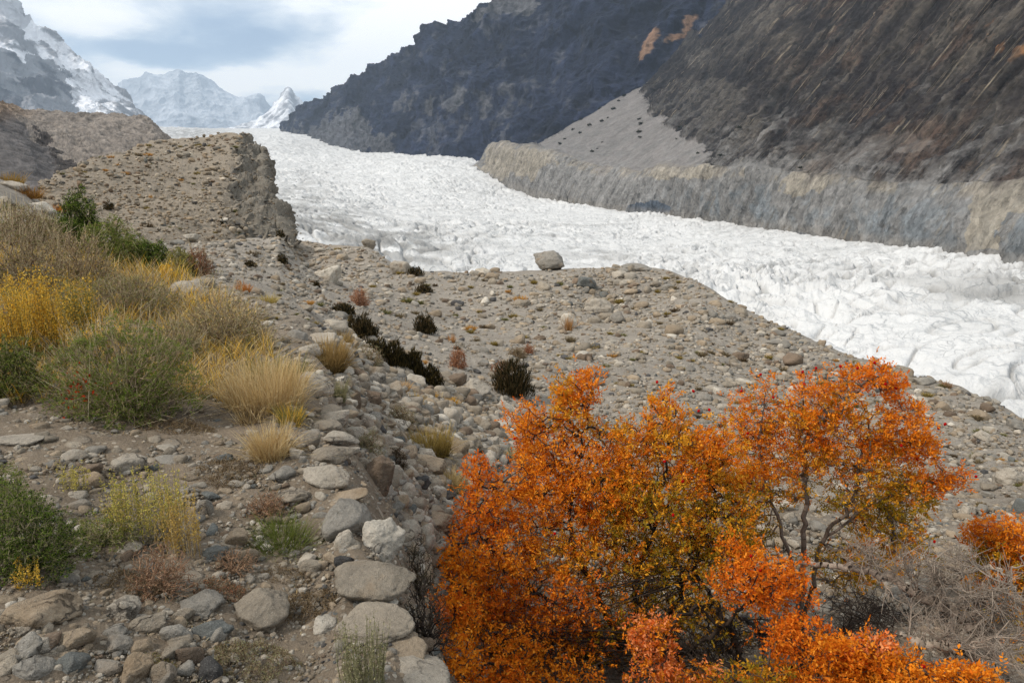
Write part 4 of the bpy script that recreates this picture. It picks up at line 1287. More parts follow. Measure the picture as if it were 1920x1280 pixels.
BOULDERS = [
    # along the edge of the terrace, from far to near
    (583, 762, 98, 66, PALE, 0.25, 'large smooth pale boulder capping the terrace edge beside tall straw grass', 'pale capstone boulder', 0.1),
    (615, 786, 80, 30, MID, 0.2), (622, 803, 64, 36, PALE, 0.15), (608, 814, 64, 30, MID, 0.15),
    (633, 848, 78, 42, PALE, 0.15), (582, 848, 40, 42, GREY, 0.35), (620, 878, 96, 52, MID, 0.2), (556, 871, 32, 34, PALE, 0.5),
    (618, 926, 96, 56, PALE, 0.3, 'big notched pale boulder overhanging a dark gap in the terrace edge', 'notched boulder', 0.05),
    (532, 907, 54, 36, GREY, 0.3),
    (709, 936, 58, 78, BROWN, 0.75, 'upright cracked brown block standing in the boulder wall', 'upright brown block'),
    (545, 950, 68, 38, MID, 0.3), (640, 952, 108, 32, TAN, 0.3, None, None, -0.18), (757, 936, 46, 38, PALE, 0.3),
    (802, 894, 98, 50, TAN, 0.45, 'broad tan slab sloping down towards the orange bush', 'tan slab', 0.28),
    (784, 917, 46, 26, DARK, 0.7, 'black jagged slate chunk under the broad tan slab', 'black slate chunk'), (833, 940, 46, 24, DARK, 0.6), (858, 873, 46, 54, TAN, 0.3), (722, 843, 38, 32, PALE, 0.25), (731, 809, 32, 26, MID, 0.4),
    (698, 775, 48, 48, BROWN, 0.5), (662, 778, 32, 42, BROWN, 0.35), (675, 720, 32, 32, BROWN, 0.6), (704, 728, 34, 42, MID, 0.7, None, None, 0.3),
    (676, 679, 62, 26, PALE, 0.35, None, None, 0.12), (662, 658, 26, 22, TAN, 0.25), (741, 752, 46, 40, PALE, 0.4, None, None, 0.35), (780, 730, 44, 30, WHITE, 0.3, None, None, 0.3),
    (825, 786, 36, 42, MID, 0.45), (802, 768, 22, 18, WHITE, 0.4), (856, 735, 40, 38, BROWN, 0.55), (888, 752, 60, 38, PALE, 0.45, None, None, 0.2), (753, 844, 32, 36, TAN, 0.35),
    (765, 800, 34, 26, MID, 0.3), (790, 806, 30, 24, GREY, 0.4), (846, 810, 32, 24, PALE, 0.4), (872, 800, 30, 22, TAN, 0.4), (905, 812, 34, 24, MID, 0.4), (700, 800, 34, 28, GREY, 0.4), (735, 780, 30, 24, TAN, 0.5), (690, 826, 36, 26, MID, 0.3), (770, 870, 30, 22, PALE, 0.4), (880, 842, 30, 24, MID, 0.5), (920, 842, 36, 24, PALE, 0.4),
    # out on the slope
    (618, 539, 50, 38, WHITE, 0.6, 'large white faced boulder near the far crest of the slope', 'white faced boulder', -0.35),
    (755, 522, 42, 34, PALE, 0.55, 'pale cube shaped boulder with a dark shrub at its side', 'cube shaped boulder'),
    (1031, 511, 70, 42, GREY, 0.45, 'great rubble crusted boulder standing on the crest against the ice', 'crest boulder', 0.0, 17),
    (1099, 549, 40, 30, BLUE, 0.7, 'slate blue angular boulder just below the crest', 'slate blue boulder'),
    (1120, 599, 66, 44, PALE, 0.7, 'big pale five sided boulder in the middle of the slope', 'five sided boulder', 0.15),
    (1160, 615, 34, 32, GREY, 0.35), (1067, 627, 36, 42, WHITE, 0.55, 'whitish upright slab with a rust streak on the slope', 'rust streaked slab', 0.2),
    (976, 579, 28, 19, MID, 0.6), (906, 691, 30, 18, GREY, 0.3), (962, 684, 15, 15, PALE, 0.4), (984, 693, 21, 14, DARK, 0.4), (953, 785, 44, 30, PALE, 0.5), (1134, 561, 21, 15, BLUE, 0.6),
    (1190, 508, 70, 14, GREY, 0.3, 'low fawn hump of rock half buried in the crest', 'half buried hump'), (1370, 605, 25, 19, GREY, 0.25), (1387, 681, 38, 24, BROWN, 0.5, 'brown wedge of rock above two pale stones', 'brown wedge'), (1382, 695, 24, 16, PALE, 0.3),
    (1486, 755, 30, 34, WHITE, 0.6), (1325, 756, 24, 19, GREY, 0.2), (1349, 743, 24, 16, WHITE, 0.3), (1691, 715, 50, 30, MID, 0.3, 'rounded boulder on the crest behind the arching orange branch', 'rounded crest boulder'), (1732, 727, 40, 22, GREY, 0.3), (1737, 774, 24, 18, MID, 0.3),
    (1844, 829, 32, 22, PALE, 0.25), (1902, 809, 32, 22, GREY, 0.5), (1893, 922, 62, 48, PALE, 0.6, 'big pale flat topped boulder at the foot of the slope', 'flat topped boulder'), (1912, 974, 34, 42, BLUE, 0.6, 'blue grey split rock below the flat topped boulder', 'blue split rock'),
    (1464, 964, 54, 40, WHITE, 0.5, 'bright white boulder seen through the gap between the orange bushes', 'bright white boulder'), (1480, 982, 28, 24, PALE, 0.25), (1439, 1003, 36, 20, PALE, 0.3), (1461, 1014, 34, 32, TAN, 0.4), (1522, 967, 20, 24, WHITE, 0.4), (1441, 1031, 34, 28, MID, 0.4), (1490, 1030, 26, 20, PALE, 0.3), (1425, 975, 26, 18, GREY, 0.3),
    (1818, 974, 30, 26, PALE, 0.4), (1842, 967, 22, 22, GREY, 0.4), (1850, 936, 24, 17, GREY, 0.3), (1757, 873, 24, 18, WHITE, 0.4), (1800, 846, 18, 15, PALE, 0.3), (1356, 945, 40, 36, WHITE, 0.5),
    # the terrace floor
    (80, 1186, 134, 82, TAN, 0.45, 'largest pinkish boulder among the terrace stones with a dark hollow under it', 'pinkish boulder'),
    (234, 1169, 62, 56, PALE, 0.45, 'peaked pale stone with a sharp top beside brown litter', 'peaked stone'), (272, 1193, 76, 46, MID, 0.4), (341, 1169, 40, 32, MID, 0.4), (383, 1157, 82, 50, GREY, 0.45),
    (486, 1190, 118, 82, MID, 0.3, 'large granular dome boulder with lichen at its foot', 'dome boulder'),
    (144, 1224, 66, 52, TAN, 0.25), (78, 1225, 76, 38, BROWN, 0.25), (49, 1255, 70, 52, GREY, 0.15, 'speckled egg shaped stone at the terrace corner', 'speckled egg stone', -0.4), (136, 1273, 64, 56, BLUE, 0.3, 'smooth blue green stone lying on its side', 'blue green stone', 0.5), (70, 1280, 78, 48, GREY, 0.25), (10, 1276, 44, 36, MID, 0.2),
    (221, 1229, 56, 38, GREY, 0.2), (262, 1232, 48, 38, TAN, 0.3), (334, 1214, 56, 48, GREY, 0.3, 'grey stone peppered with black crystals', 'peppered stone'), (397, 1207, 78, 48, BLUE, 0.45), (353, 1255, 54, 48, BROWN, 0.25), (394, 1282, 52, 50, DARK, 0.4, 'dark blue cracked stone at the edge of the dry mat', 'dark blue stone'),
    (255, 1290, 64, 62, TAN, 0.5), (125, 1101, 38, 30, GREY, 0.3), (245, 1043, 56, 30, PALE, 0.35), (400, 1057, 56, 34, BLUE, 0.8, 'layered slate blue rock with parallel splits', 'layered slate rock'), (369, 1017, 42, 24, TAN, 0.3), (442, 1031, 46, 40, TAN, 0.25), (468, 1067, 42, 48, TAN, 0.3),
    (655, 1016, 116, 86, GREY, 0.2, 'big smooth grey whaleback boulder beside the green grass', 'whaleback boulder'),
    (710, 1062, 94, 90, WHITE, 0.5, 'whitish blocky boulder with a rusty stain on its face', 'rust stained block'), (764, 1016, 58, 50, PALE, 0.4), (645, 1041, 44, 42, PALE, 0.55), (645, 1065, 40, 23, DARK, 0.6, 'small black stone tucked beside the rust stained block', 'small black stone'),
    (698, 1138, 168, 90, MID, 0.18, 'huge fawn boulder with a mossy underside at the path edge', 'huge fawn boulder'), (700, 1202, 160, 70, MID, 0.22, 'long low boulder forming a step under the huge fawn one', 'long step boulder'),
    (756, 1244, 130, 56, TAN, 0.45, 'tan ledge boulder with a dark mossy front', 'tan ledge boulder', 0.1), (770, 1296, 144, 68, PALE, 0.45, 'pale slab boulder lowest on the terrace edge', 'lowest slab', 0.1), (605, 1200, 60, 42, WHITE, 0.25, 'bright whitish egg stone on bare sand', 'whitish egg stone', -0.15),
    (580, 1085, 44, 36, MID, 0.45), (574, 1063, 44, 26, PALE, 0.5, None, None, -0.3), (815, 998, 98, 48, TAN, 0.5, 'flat tan slab roofing a dark hollow by the orange bush', 'roofing slab', 0.22), (806, 1018, 46, 34, MID, 0.3), (652, 1135, 22, 17, MID, 0.3), (678, 1143, 34, 20, BLUE, 0.6), (710, 1142, 24, 18, TAN, 0.3),
    (44, 840, 96, 32, PALE, 0.25, 'flat pale slab sunk in the sandy path', 'sunken slab'), (76, 812, 38, 22, TAN, 0.3), (135, 867, 54, 26, PALE, 0.3), (180, 855, 42, 22, GREY, 0.4), (180, 921, 40, 38, TAN, 0.3), (240, 895, 66, 48, PALE, 0.25, 'round speckled pale boulder behind the yellow weeds', 'round speckled boulder'), (174, 895, 50, 28, BROWN, 0.4, None, None, -0.4), (146, 943, 46, 28, PALE, 0.35),
    (383, 980, 44, 46, GREY, 0.25), (418, 871, 40, 22, BLUE, 0.5), (322, 871, 64, 20, GREY, 0.3), (314, 849, 38, 18, PALE, 0.4), (394, 942, 34, 24, BLUE, 0.45), (388, 729, 18, 18, WHITE, 0.4), (350, 1000, 26, 16, MID, 0.3), (420, 960, 30, 20, PALE, 0.3), (150, 960, 40, 24, GREY, 0.3), (215, 960, 36, 22, MID, 0.3), (195, 1100, 30, 22, GREY, 0.3), (300, 1290, 50, 44, MID, 0.4), (200, 1270, 56, 36, GREY, 0.35), (430, 900, 30, 18, MID, 0.3), (500, 890, 26, 16, GREY, 0.3), (470, 822, 30, 20, PALE, 0.35), (480, 870, 26, 16, TAN, 0.3),
    (141, 699, 50, 44, GREY, 0.25, 'grey boulder half hidden among the terrace shrubs', 'shrub boulder'), (348, 580, 96, 54, PALE, 0.2, 'broad pale sandy boulder among thorn shrubs', 'sandy boulder'), (360, 453, 30, 16, WHITE, 0.4), (82, 406, 50, 28, WHITE, 0.45, 'whitish slab on the bank above the scrub', 'bank slab', 0.5), (30, 364, 50, 24, PALE, 0.4, None, None, 0.35), (10, 388, 36, 20, PALE, 0.4),
    (420, 415, 16, 8, WHITE, 0.4), (690, 466, 28, 20, MID, 0.5), (598, 506, 12, 8, GREY, 0.4), (560, 468, 18, 12, PALE, 0.4), (1420, 745, 26, 18, PALE, 0.4), (1570, 730, 22, 14, GREY, 0.4), (1640, 780, 24, 16, PALE, 0.3),
    (575, 590, 36, 22, MID, 0.35), (600, 660, 60, 34, PALE, 0.3), (575, 672, 60, 26, PALE, 0.25), (625, 625, 50, 28, PALE, 0.3), (560, 640, 44, 22, GREY, 0.3), (640, 600, 30, 18, GREY, 0.4),
]
for b_ in BOULDERS:
    boulder(*b_)


def boulder_spill():
    """the loose spill of boulders along and below the terrace edge, and the cobbles in the near corner"""
    g = np.random.default_rng(91)
    line = np.array([(600, 625), (640, 700), (668, 770), (700, 850), (745, 930), (790, 1005), (800, 1060)], float)
    k = g.random(58) * (len(line) - 1)
    for t in sorted(k):
        i = int(t)
        u, v = line[i] + (line[i + 1] - line[i]) * (t - i)
        u += g.normal(12, 34)
        v += g.normal(0, 16)
        w = g.uniform(24, 52) * (0.65 + 0.45 * (v - 600) / 400)
        boulder(float(u), float(v), float(w), float(w * g.uniform(0.6, 0.85)), [PALE, MID, GREY, PALE, WHITE, TAN][int(g.integers(0, 6))], float(g.uniform(0.1, 0.45)))
    for _ in range(16):
        u, v = g.uniform(0, 430), g.uniform(1190, 1290)
        w = g.uniform(34, 64)
        boulder(float(u), float(v), float(w), float(w * g.uniform(0.6, 0.8)), [MID, GREY, TAN, PALE][int(g.integers(0, 4))], float(g.uniform(0.15, 0.5)))


boulder_spill()

# ------------------------------------------------------------------ scattered stones: the largest are objects, the rest is rubble
def field_hits(u, v):
    """vectorised hit() on the plain field"""
    d = pix_dir(u, v)
    h = np.hypot(d[:, 0], d[:, 1])
    th = np.arctan2(d[:, 0], d[:, 1])
    t = d[:, 2] / h
    R = np.exp(np.linspace(math.log(1.2), math.log(85), 260))
    out = np.full(len(u), np.nan)
    for i in range(0, len(u), 4000):
        T = np.repeat(th[i:i + 4000, None], len(R), 1)
        g = ground_field.z(T, R[None].repeat(len(T), 0)) / R[None]
        m = g >= t[i:i + 4000, None]
        k = np.argmax(m, 1)
        ok = m.any(1) & (k > 0)
        out[i:i + 4000] = np.where(ok, R[k] * np.exp(-0.0165 * np.random.default_rng(i).random(len(k))), np.nan)
    return th, out


GULLY = [(600, 610), (650, 620), (720, 670), (860, 720), (980, 800), (960, 860), (880, 900), (1000, 980), (960, 1120), (960, 1290), (860, 1290), (800, 1100), (740, 960), (680, 850), (640, 740), (610, 670)]
TERR = [(-1200, 1500), (-1200, 780), (200, 800), (440, 740), (520, 700), (560, 610), (610, 620), (650, 760), (720, 930), (790, 1100), (850, 1300), (850, 1500)]


def scatter():
    g = np.random.default_rng(21)
    n = 205000
    u = g.uniform(-800, 2300, n)
    v = g.uniform(np.where(u < -100, 360, 440), 1380, n)
    th, r = field_hits(u, v)
    clump = fbm(np.c_[u / 90, v / 60, u * 0], 3)
    gl, te = in_poly(u, v, GULLY), in_poly(u, v, TERR)
    px = np.exp(g.normal(0, 0.62, n)) * 4.8
    px = np.where(te, np.exp(g.normal(0, 0.6, n)) * 5.6, px)
    ru = in_poly(u, v, [(330, 440), (560, 440), (720, 475), (740, 530), (620, 610), (500, 590), (380, 520)])
    px = np.where(ru, np.exp(g.normal(0, 0.45, n)) * 6.0, px)
    px = np.where(gl, np.exp(g.normal(0, 0.55, n)) * 12, px)
    keep = ~np.isnan(r) & (g.random(n) < np.where(gl, 0.8, np.where(te, np.where(in_poly(u, v, [(-1200, 770), (300, 770), (440, 740), (430, 830), (330, 850), (-1200, 850)]), 0.10, 0.40), np.where(in_poly(u, v, [(780, 525), (1000, 525), (965, 640), (900, 700), (800, 680), (760, 600)]), 0.42, 0.85 + 0.6 * clump))))
    shrubs = in_poly(u, v, [(-1200, 300), (-200, 440), (280, 470), (420, 580), (500, 700), (400, 760), (-1200, 770)])
    keep &= ~(shrubs & (g.random(n) < 0.75))
    px = np.clip(px, 2.6, 34)
    u, v, th, r, px = u[keep], v[keep], th[keep], r[keep], px[keep]
    x, y = np.sin(th) * r, np.cos(th) * r
    z = ground_z(x, y)
    P = np.c_[x, y, z]
    nor = np.zeros(P.shape) + (0, 0, 1)
    # the hump
    pu, pv = project(HUMP_P)
    area = np.abs(np.gradient(pu, axis=0) * np.gradient(pv, axis=1) - np.gradient(pu, axis=1) * np.gradient(pv, axis=0))
    front = np.ones(area.shape, bool)
    front[:, int(area.shape[1] * 4.05 / 6):] = False
    front[int(area.shape[0] * 0.92):] = False
    wgt = (area * front).ravel()
    k = g.choice(area.size, 9000, p=wgt / wgt.sum())
    hp = HUMP_P.reshape(-1, 3)[k] + g.normal(0, 0.15, (9000, 3))
    hpx = np.clip(np.exp(g.normal(0, 0.5, 9000)) * 4.6, 2.6, 16)
    cl = HUMP_S.ravel()[k] > 6.5
    hpx = np.where(cl, hpx * 0.5, hpx)
    P = np.concatenate([P, hp])
    px = np.concatenate([px, hpx])
    nor = np.concatenate([nor, HUMP_N.reshape(-1, 3)[k]])
    te = np.concatenate([te[keep], np.zeros(9000, bool)])
    # stones on the far gravel ridge are left to its surface
    sc = (P[:, 1] * math.cos(PITCH) - P[:, 2] * math.sin(PITCH)) / F
    w = px * sc
    pal = np.array([PALE, MID, GREY, TAN, TAN, MID, PALE, GREY, BROWN, BLUE, DARK * 1.5, WHITE])
    prob = np.array([14, 18, 12, 12, 8, 8, 8, 6, 5, 1.6, 2.2, 3.4])
    ci = g.choice(len(pal), len(P), p=prob / prob.sum())
    names = ['pale', 'fawn', 'grey', 'tan', 'tan', 'fawn', 'pale', 'grey', 'brown', 'blue grey', 'dark', 'whitish']
    col = pal[ci] * g.uniform(0.72, 1.08, (len(P), 1))
    col[-9000:] *= np.where(cl, 0.68, 0.95)[:, None] * np.array((1.0, 0.95, 0.88))  # stones on the broken face darkened along with its painted shade
    yaw = g.uniform(0, 6.283, len(P))
    stretch = np.exp(g.normal(0, 0.18, (len(P), 3)))
    qu, qv = project(P)
    seen = (qu > 0) & (qu < 1920) & (qv > 0) & (qv < 1280)
    order = np.argsort(-(px * seen))
    single = order[:78]
    base = [rock_shape(500 + i, 4, a, 0.66, 0.07) for i, a in enumerate((0.15, 0.25, 0.35, 0.45, 0.55, 0.7, 0.3, 0.5))]
    meshes = []
    for bv, bf in base:
        gg = Geo()
        gg.add(bv, bf, (1, 1, 1))
        meshes.append(gg.mesh('stone', M['stone']))
    kind = ['rounded', 'rounded', 'blunt', 'blunt', 'angular', 'angular', 'blunt', 'angular']
    for i in single:
        b = int(g.integers(0, len(meshes)))
        o = bpy.data.objects.new('stone', meshes[b])
        C.objects.link(o)
        s = w[i] / 2
        o.scale = tuple(s * stretch[i])
        o.location = tuple(P[i] + nor[i] * s * 0.12)
        o.rotation_euler = (g.normal(0, 0.2), g.normal(0, 0.2), yaw[i])
        o.color = (*col[i], 1)
        tag(o, None, 'stone', 'stones and boulders lying on the moraine')
        AUTO.append((o, qu[i], qv[i], f"small {names[ci[i]]} {kind[b]} stone"))
    rest = np.ones(len(P), bool)
    rest[single] = False
    rest = np.nonzero(rest)[0]
    geo = Geo()
    for lo, hi, sub in ((0, 5.2, 1), (5.2, 12, 2), (12, 99, 3)):
        idx = rest[(px[rest] >= lo) & (px[rest] < hi)]
        shapes = [rock_shape(900 + 31 * sub + i, sub, a, 0.66, 0.07) for i, a in enumerate(np.linspace(0.15, 0.8, 10))]
        pick = g.integers(0, 10, len(idx))
        for b, (bv, bf) in enumerate(shapes):
            ii = idx[pick == b]
            if not len(ii):
                continue
            m = len(ii)
            vv = bv[None] * stretch[ii][:, None]
            c, s = np.cos(yaw[ii])[:, None], np.sin(yaw[ii])[:, None]
            vx = vv[..., 0] * c - vv[..., 1] * s
            vy = vv[..., 0] * s + vv[..., 1] * c
            vv = np.stack([vx, vy, vv[..., 2]], -1) * (w[ii] / 2)[:, None, None] + (P[ii] + nor[ii] * (w[ii] * 0.09)[:, None])[:, None]
            ff = bf[None] + (np.arange(m) * len(bv))[:, None, None]
            geo.add(vv, ff.reshape(-1, 3), np.repeat(col[ii], len(bv), 0))
    o = geo.build('rubble', M['pebble'])
    tag(o, 'countless grey and tan pebbles strewn over the moraine', None, None, 'stuff')


scatter()

# ================================================================== PLANTS
def unit(v):
    return v / (np.linalg.norm(v, axis=-1)[..., None] + 1e-12)


def blades(geo, B, az, L, wd, lean, bend, c0, c1, g):
    """curved tapering blades, one per row of B"""
    n = len(B)
    s = np.array([0, 0.38, 0.74, 1.0])
    hor = L[:, None] * (lean[:, None] * s + bend[:, None] * s ** 2)
    ver = L[:, None] * (s * np.sqrt(np.clip(1 - lean[:, None] ** 2, 0.1, 1)) - 0.45 * bend[:, None] * s ** 2)
    d = np.stack([np.cos(az), np.sin(az), 0 * az], -1)
    c = B[:, None] + d[:, None] * hor[..., None] + np.array((0, 0, 1.0)) * ver[..., None]
    a2 = g.uniform(0, 6.283, n)
    side = np.stack([np.cos(a2), np.sin(a2), 0 * a2], -1)[:, None] * (wd[:, None] * np.array([1, 0.85, 0.55]))[..., None] * 0.5
    v = np.empty((n, 7, 3))
    v[:, 0:6:2] = c[:, :3] - side
    v[:, 1:6:2] = c[:, :3] + side
    v[:, 6] = c[:, 3]
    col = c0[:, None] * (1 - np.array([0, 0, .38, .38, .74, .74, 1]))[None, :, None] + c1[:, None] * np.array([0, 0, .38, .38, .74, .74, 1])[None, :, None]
    k = (np.arange(n) * 7)[:, None]
    n0 = geo.n
    geo.add(v, np.concatenate([k + (0, 1, 3, 2), k + (2, 3, 5, 4)]), col.reshape(-1, 3))
    geo.f.append(k + (4, 5, 6) + n0)


def leaves(geo, P, size, cols, g, up=0.3, slim=0.45, d=None):
    n = len(P)
    d = unit(g.normal(size=(n, 3)) + (0, 0, up)) if d is None else d
    s = unit(np.cross(d, g.normal(size=(n, 3))))
    nn = np.cross(d, s)
    L = size[:, None]
    v = np.stack([P, P + d * L * 0.5 + s * L * slim * 0.5 + nn * L * 0.08, P + d * L, P + d * L * 0.5 - s * L * slim * 0.5 + nn * L * 0.08], 1)
    k = (np.arange(n) * 4)[:, None]
    geo.add(v, k + (0, 1, 2, 3), np.repeat(cols, 4, 0))


def tubes(geo, A, B, ra, rb, cols, sides=3):
    """tapered prisms from A to B"""
    n = len(A)
    d = unit(B - A)
    ref = np.where(np.abs(d[:, 2:3]) < 0.9, (0, 0, 1.0), (1.0, 0, 0))
    x = unit(np.cross(d, ref))
    y = np.cross(d, x)
    an = np.arange(sides) * 2 * math.pi / sides
    ring = x[:, None] * np.cos(an)[None, :, None] + y[:, None] * np.sin(an)[None, :, None]
    v = np.concatenate([A[:, None] + ring * ra[:, None, None], B[:, None] + ring * rb[:, None, None]], 1)
    i = np.arange(sides)
    f = np.stack([i, (i + 1) % sides, (i + 1) % sides + sides, i + sides], -1)
    geo.add(v, (f[None] + (np.arange(n) * 2 * sides)[:, None, None]).reshape(-1, 4), np.repeat(cols, 2 * sides, 0))


def skeleton(A, roots, wt=0.35, g=None):
    """join every point of A to the nearest part of a growing tree: returns nodes, parents and how many tips hang on each"""
    roots = np.asarray(roots, float).reshape(-1, 3)
    order = np.argsort(np.min(np.linalg.norm(A[:, None] - roots[None], axis=2), axis=1))
    A = A[order]
    nr = len(roots)
    N = np.empty((nr + len(A), 3))
    N[:nr] = roots
    pl = np.zeros(nr + len(A))
    par = np.full(nr + len(A), -1)
    for k in range(len(A)):
        m = nr + k
        d = np.linalg.norm(N[:m] - A[k], axis=1)
        j = int(np.argmin(d + wt * pl[:m]))
        N[m] = A[k]
        par[m] = j
        pl[m] = pl[j] + d[j]
    cnt = np.ones(len(N))
    for m in range(len(N) - 1, nr - 1, -1):
        cnt[par[m]] += cnt[m]
    return N, par, cnt, nr


def twigs(geo, N, par, cnt, nr, tip, col, g, power=0.42, jit=0.18, sides=3, cap=None):
    m = np.arange(nr, len(N))
    a, b = N[par[m]], N[m]
    ra = tip * cnt[par[m]] ** power
    rb = tip * cnt[m] ** power
    ra = np.minimum(ra, rb * 1.6)
    if cap:
        ra, rb = np.minimum(ra, cap), np.minimum(rb, cap)
    L = np.linalg.norm(b - a, axis=1)
    mid = (a + b) / 2 + g.normal(size=a.shape) * (L * jit)[:, None] * 0.6
    c = np.asarray(col) * g.uniform(0.75, 1.25, (len(m), 1))
    tubes(geo, a, mid, ra, (ra + rb) / 2, c, sides)
    tubes(geo, mid, b, (ra + rb) / 2, rb, c, sides)


def dome(g, n, W, D, H, low=0.0, shell=0.35):
    """random points in a dome of width W, depth D, height H standing on the ground"""
    d = unit(g.normal(size=(n, 3)))
    d[:, 2] = np.abs(d[:, 2])
    r = (g.random(n) ** shell)
    p = d * r[:, None] * (W / 2, D / 2, H)
    p[:, 2] = np.maximum(p[:, 2], low * H)
    return p


def plant_spot(u, vb, w, h):
    p0 = hit_any(u, vb)
    al = math.atan2(-p0[2], math.hypot(p0[0], p0[1]))
    p = hit_any(u, vb - 0.30 * w * max(math.sin(al), 0.05))
    s = scale_at(p)
    al = max(math.atan2(-p[2], math.hypot(p[0], p[1])), 0.02)
    W_ = w * s
    H = max(h * s - 0.35 * W_ * math.sin(al), 0.45 * h * s) / math.cos(al)
    return p, s, W_, H


def pal(g, n, cols, var=0.18):
    c = np.array([lin(*x) for x in cols])
    return c[g.integers(0, len(c), n)] * g.uniform(1 - var, 1 + var, (n, 1))


def finish_single(geo, name, mat, p, label, cat, group, land, u, v):
    o = geo.build(name, mat, shade=False, loc=tuple(p))
    tag(o, label, cat, group)
    if land:
        LANDMARK.append((u, v, land))
    return o


def root_empty(name, p, label, cat, group, land, u, v):
    o = bpy.data.objects.new(name, None)
    C.objects.link(o)
    o.location = tuple(p)
    o.empty_display_size = 0.2
    tag(o, label, cat, group)
    if land:
        LANDMARK.append((u, v, land))
    return o


STRAW = [(206, 180, 130), (192, 164, 112), (216, 194, 150), (184, 154, 106)]
YELL = [(222, 178, 66), (214, 162, 48), (200, 168, 80), (228, 190, 92)]
OLIVE = [(120, 118, 66), (138, 134, 80), (104, 106, 58), (150, 142, 92)]
GREEN = [(100, 120, 46), (116, 132, 58), (84, 104, 40), (132, 138, 70)]
DGREEN = [(40, 54, 26), (52, 66, 30), (32, 44, 22)]
SAGE = [(132, 128, 92), (146, 142, 106), (118, 116, 84), (156, 148, 112)]
DARKS = [(48, 46, 30), (64, 58, 38), (40, 38, 26), (84, 70, 46), (104, 86, 58)]
TWIG = [(150, 130, 104), (128, 108, 86), (170, 150, 122), (110, 92, 74)]
REDD = [(150, 104, 78), (134, 90, 68), (168, 124, 94)]
LITTER = [(120, 102, 76), (104, 88, 66), (136, 118, 90), (96, 78, 58)]


def tuft(u, vb, w, h, cols, label=None, land=None, n=None, stiff=0.5, base=None, lean_x=0.0, name='grass_tuft', cat='grass tuft', group='grass tufts on the terrace', desc=None, seed=None):
    g = np.random.default_rng(seed or int(u * 11 + vb * 3))
    p, s, W_, H = plant_spot(u, vb, w, h)
    n = n or int(np.clip(w * h * 0.16, 120, 2600))
    rad = np.sqrt(g.random(n)) * (0.30 if stiff < 0.7 else 0.44) * W_
    az0 = g.uniform(0, 6.283, n)
    core = 0.30 if stiff < 0.7 else 0.44
    B = np.stack([np.cos(az0) * rad, np.sin(az0) * rad, -0.02 * H + 0 * rad], -1)
    az = az0 + g.normal(0, 0.9, n)
    patchy = fbm(np.c_[B[:, 0] / (0.13 * W_), B[:, 1] / (0.13 * W_), B[:, 0] * 0 + g.uniform(0, 50)], 2)
    L = H * np.clip(g.uniform(0.45, 1.08, n) * (0.86 + 0.4 * patchy), 0.25, 1.15)
    spread = np.clip(W_ / max(H, 1e-3) * 0.42, 0.15, 0.95)
    lean = np.clip(spread * ((rad / (core * W_)) * g.uniform(0.2, 1.0, n) if stiff < 0.7 else g.uniform(0.0, 0.75, n)) + np.where(g.random(n) < 0.10, g.uniform(0, 0.6, n), 0), 0, 0.93)
    bend = np.where(g.random(n) < 0.22, g.uniform(0.3, 1.1, n), (1 - stiff) * g.uniform(0.1, 0.6, n))
    wd = np.clip(1.0 * s, 0.0025, 0.05) * g.uniform(0.6, 1.4, n)
    c1 = pal(g, n, cols)
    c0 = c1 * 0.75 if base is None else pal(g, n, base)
    geo = Geo()
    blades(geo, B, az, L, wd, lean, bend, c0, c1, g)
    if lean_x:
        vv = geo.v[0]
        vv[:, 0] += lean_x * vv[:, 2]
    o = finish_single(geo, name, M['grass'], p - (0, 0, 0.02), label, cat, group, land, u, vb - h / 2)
    if not label:
        AUTO.append((o, u, vb - h / 2, desc or 'dry grass tuft'))
    return o


def weed(u, vb, w, h, cols, label=None, land=None, n=None, stem=None, leafy=26, name='tall_weed', group='tall weeds on the terrace', seed=None, desc=None, lo=0.3):
    """upright stalks set with small leaves and seed heads"""
    g = np.random.default_rng(seed or int(u * 5 + vb * 17))
    p, s, W_, H = plant_spot(u, vb, w, h)
    n = int((n or np.clip(w * 0.5, 14, 110)) * 2.4)
    rad = np.sqrt(g.random(n)) * 0.42 * W_
    a = g.uniform(0, 6.283, n)
    B = np.stack([np.cos(a) * rad, np.sin(a) * rad * 0.8, 0 * a - 0.02], -1)
    top = B * (1, 1, 0) * g.uniform(1.0, 1.25, (n, 1)) + np.stack([g.normal(0, 0.05, n) * H, g.normal(0, 0.05, n) * H, H * g.uniform(0.5, 1.05, n)], -1)
    mid = (B + top) / 2 + g.normal(0, 0.03, (n, 3)) * H
    tipr = np.clip(0.30 * s, 0.001, 0.01)
    geo = Geo()
    sc_ = pal(g, n, stem or cols) * 0.8
    tubes(geo, B, mid, np.full(n, tipr * 1.3), np.full(n, tipr), sc_)
    tubes(geo, mid, top, np.full(n, tipr), np.full(n, tipr * 0.5), sc_)
    m = n * leafy
    k = np.repeat(np.arange(n), leafy)
    t = lo + (1 - lo) * g.random(m)
    q = np.where((t < 0.5)[:, None], B[k] + (mid - B)[k] * (2 * t)[:, None], mid[k] + (top - mid)[k] * (2 * t - 1)[:, None])
    q = q + g.normal(0, 0.9, (m, 3)) * s * 1.6
    leaves(geo, q, np.clip(g.uniform(2.4, 5.6, m) * s, 0.004, 0.08), pal(g, m, cols), g, up=0.9, slim=0.42)
    o = finish_single(geo, name, M['grass'], p, label, 'weed', group, land, u, vb - h / 2)
    if not label:
        AUTO.append((o, u, vb - h / 2, desc or 'yellow weed'))
    return o


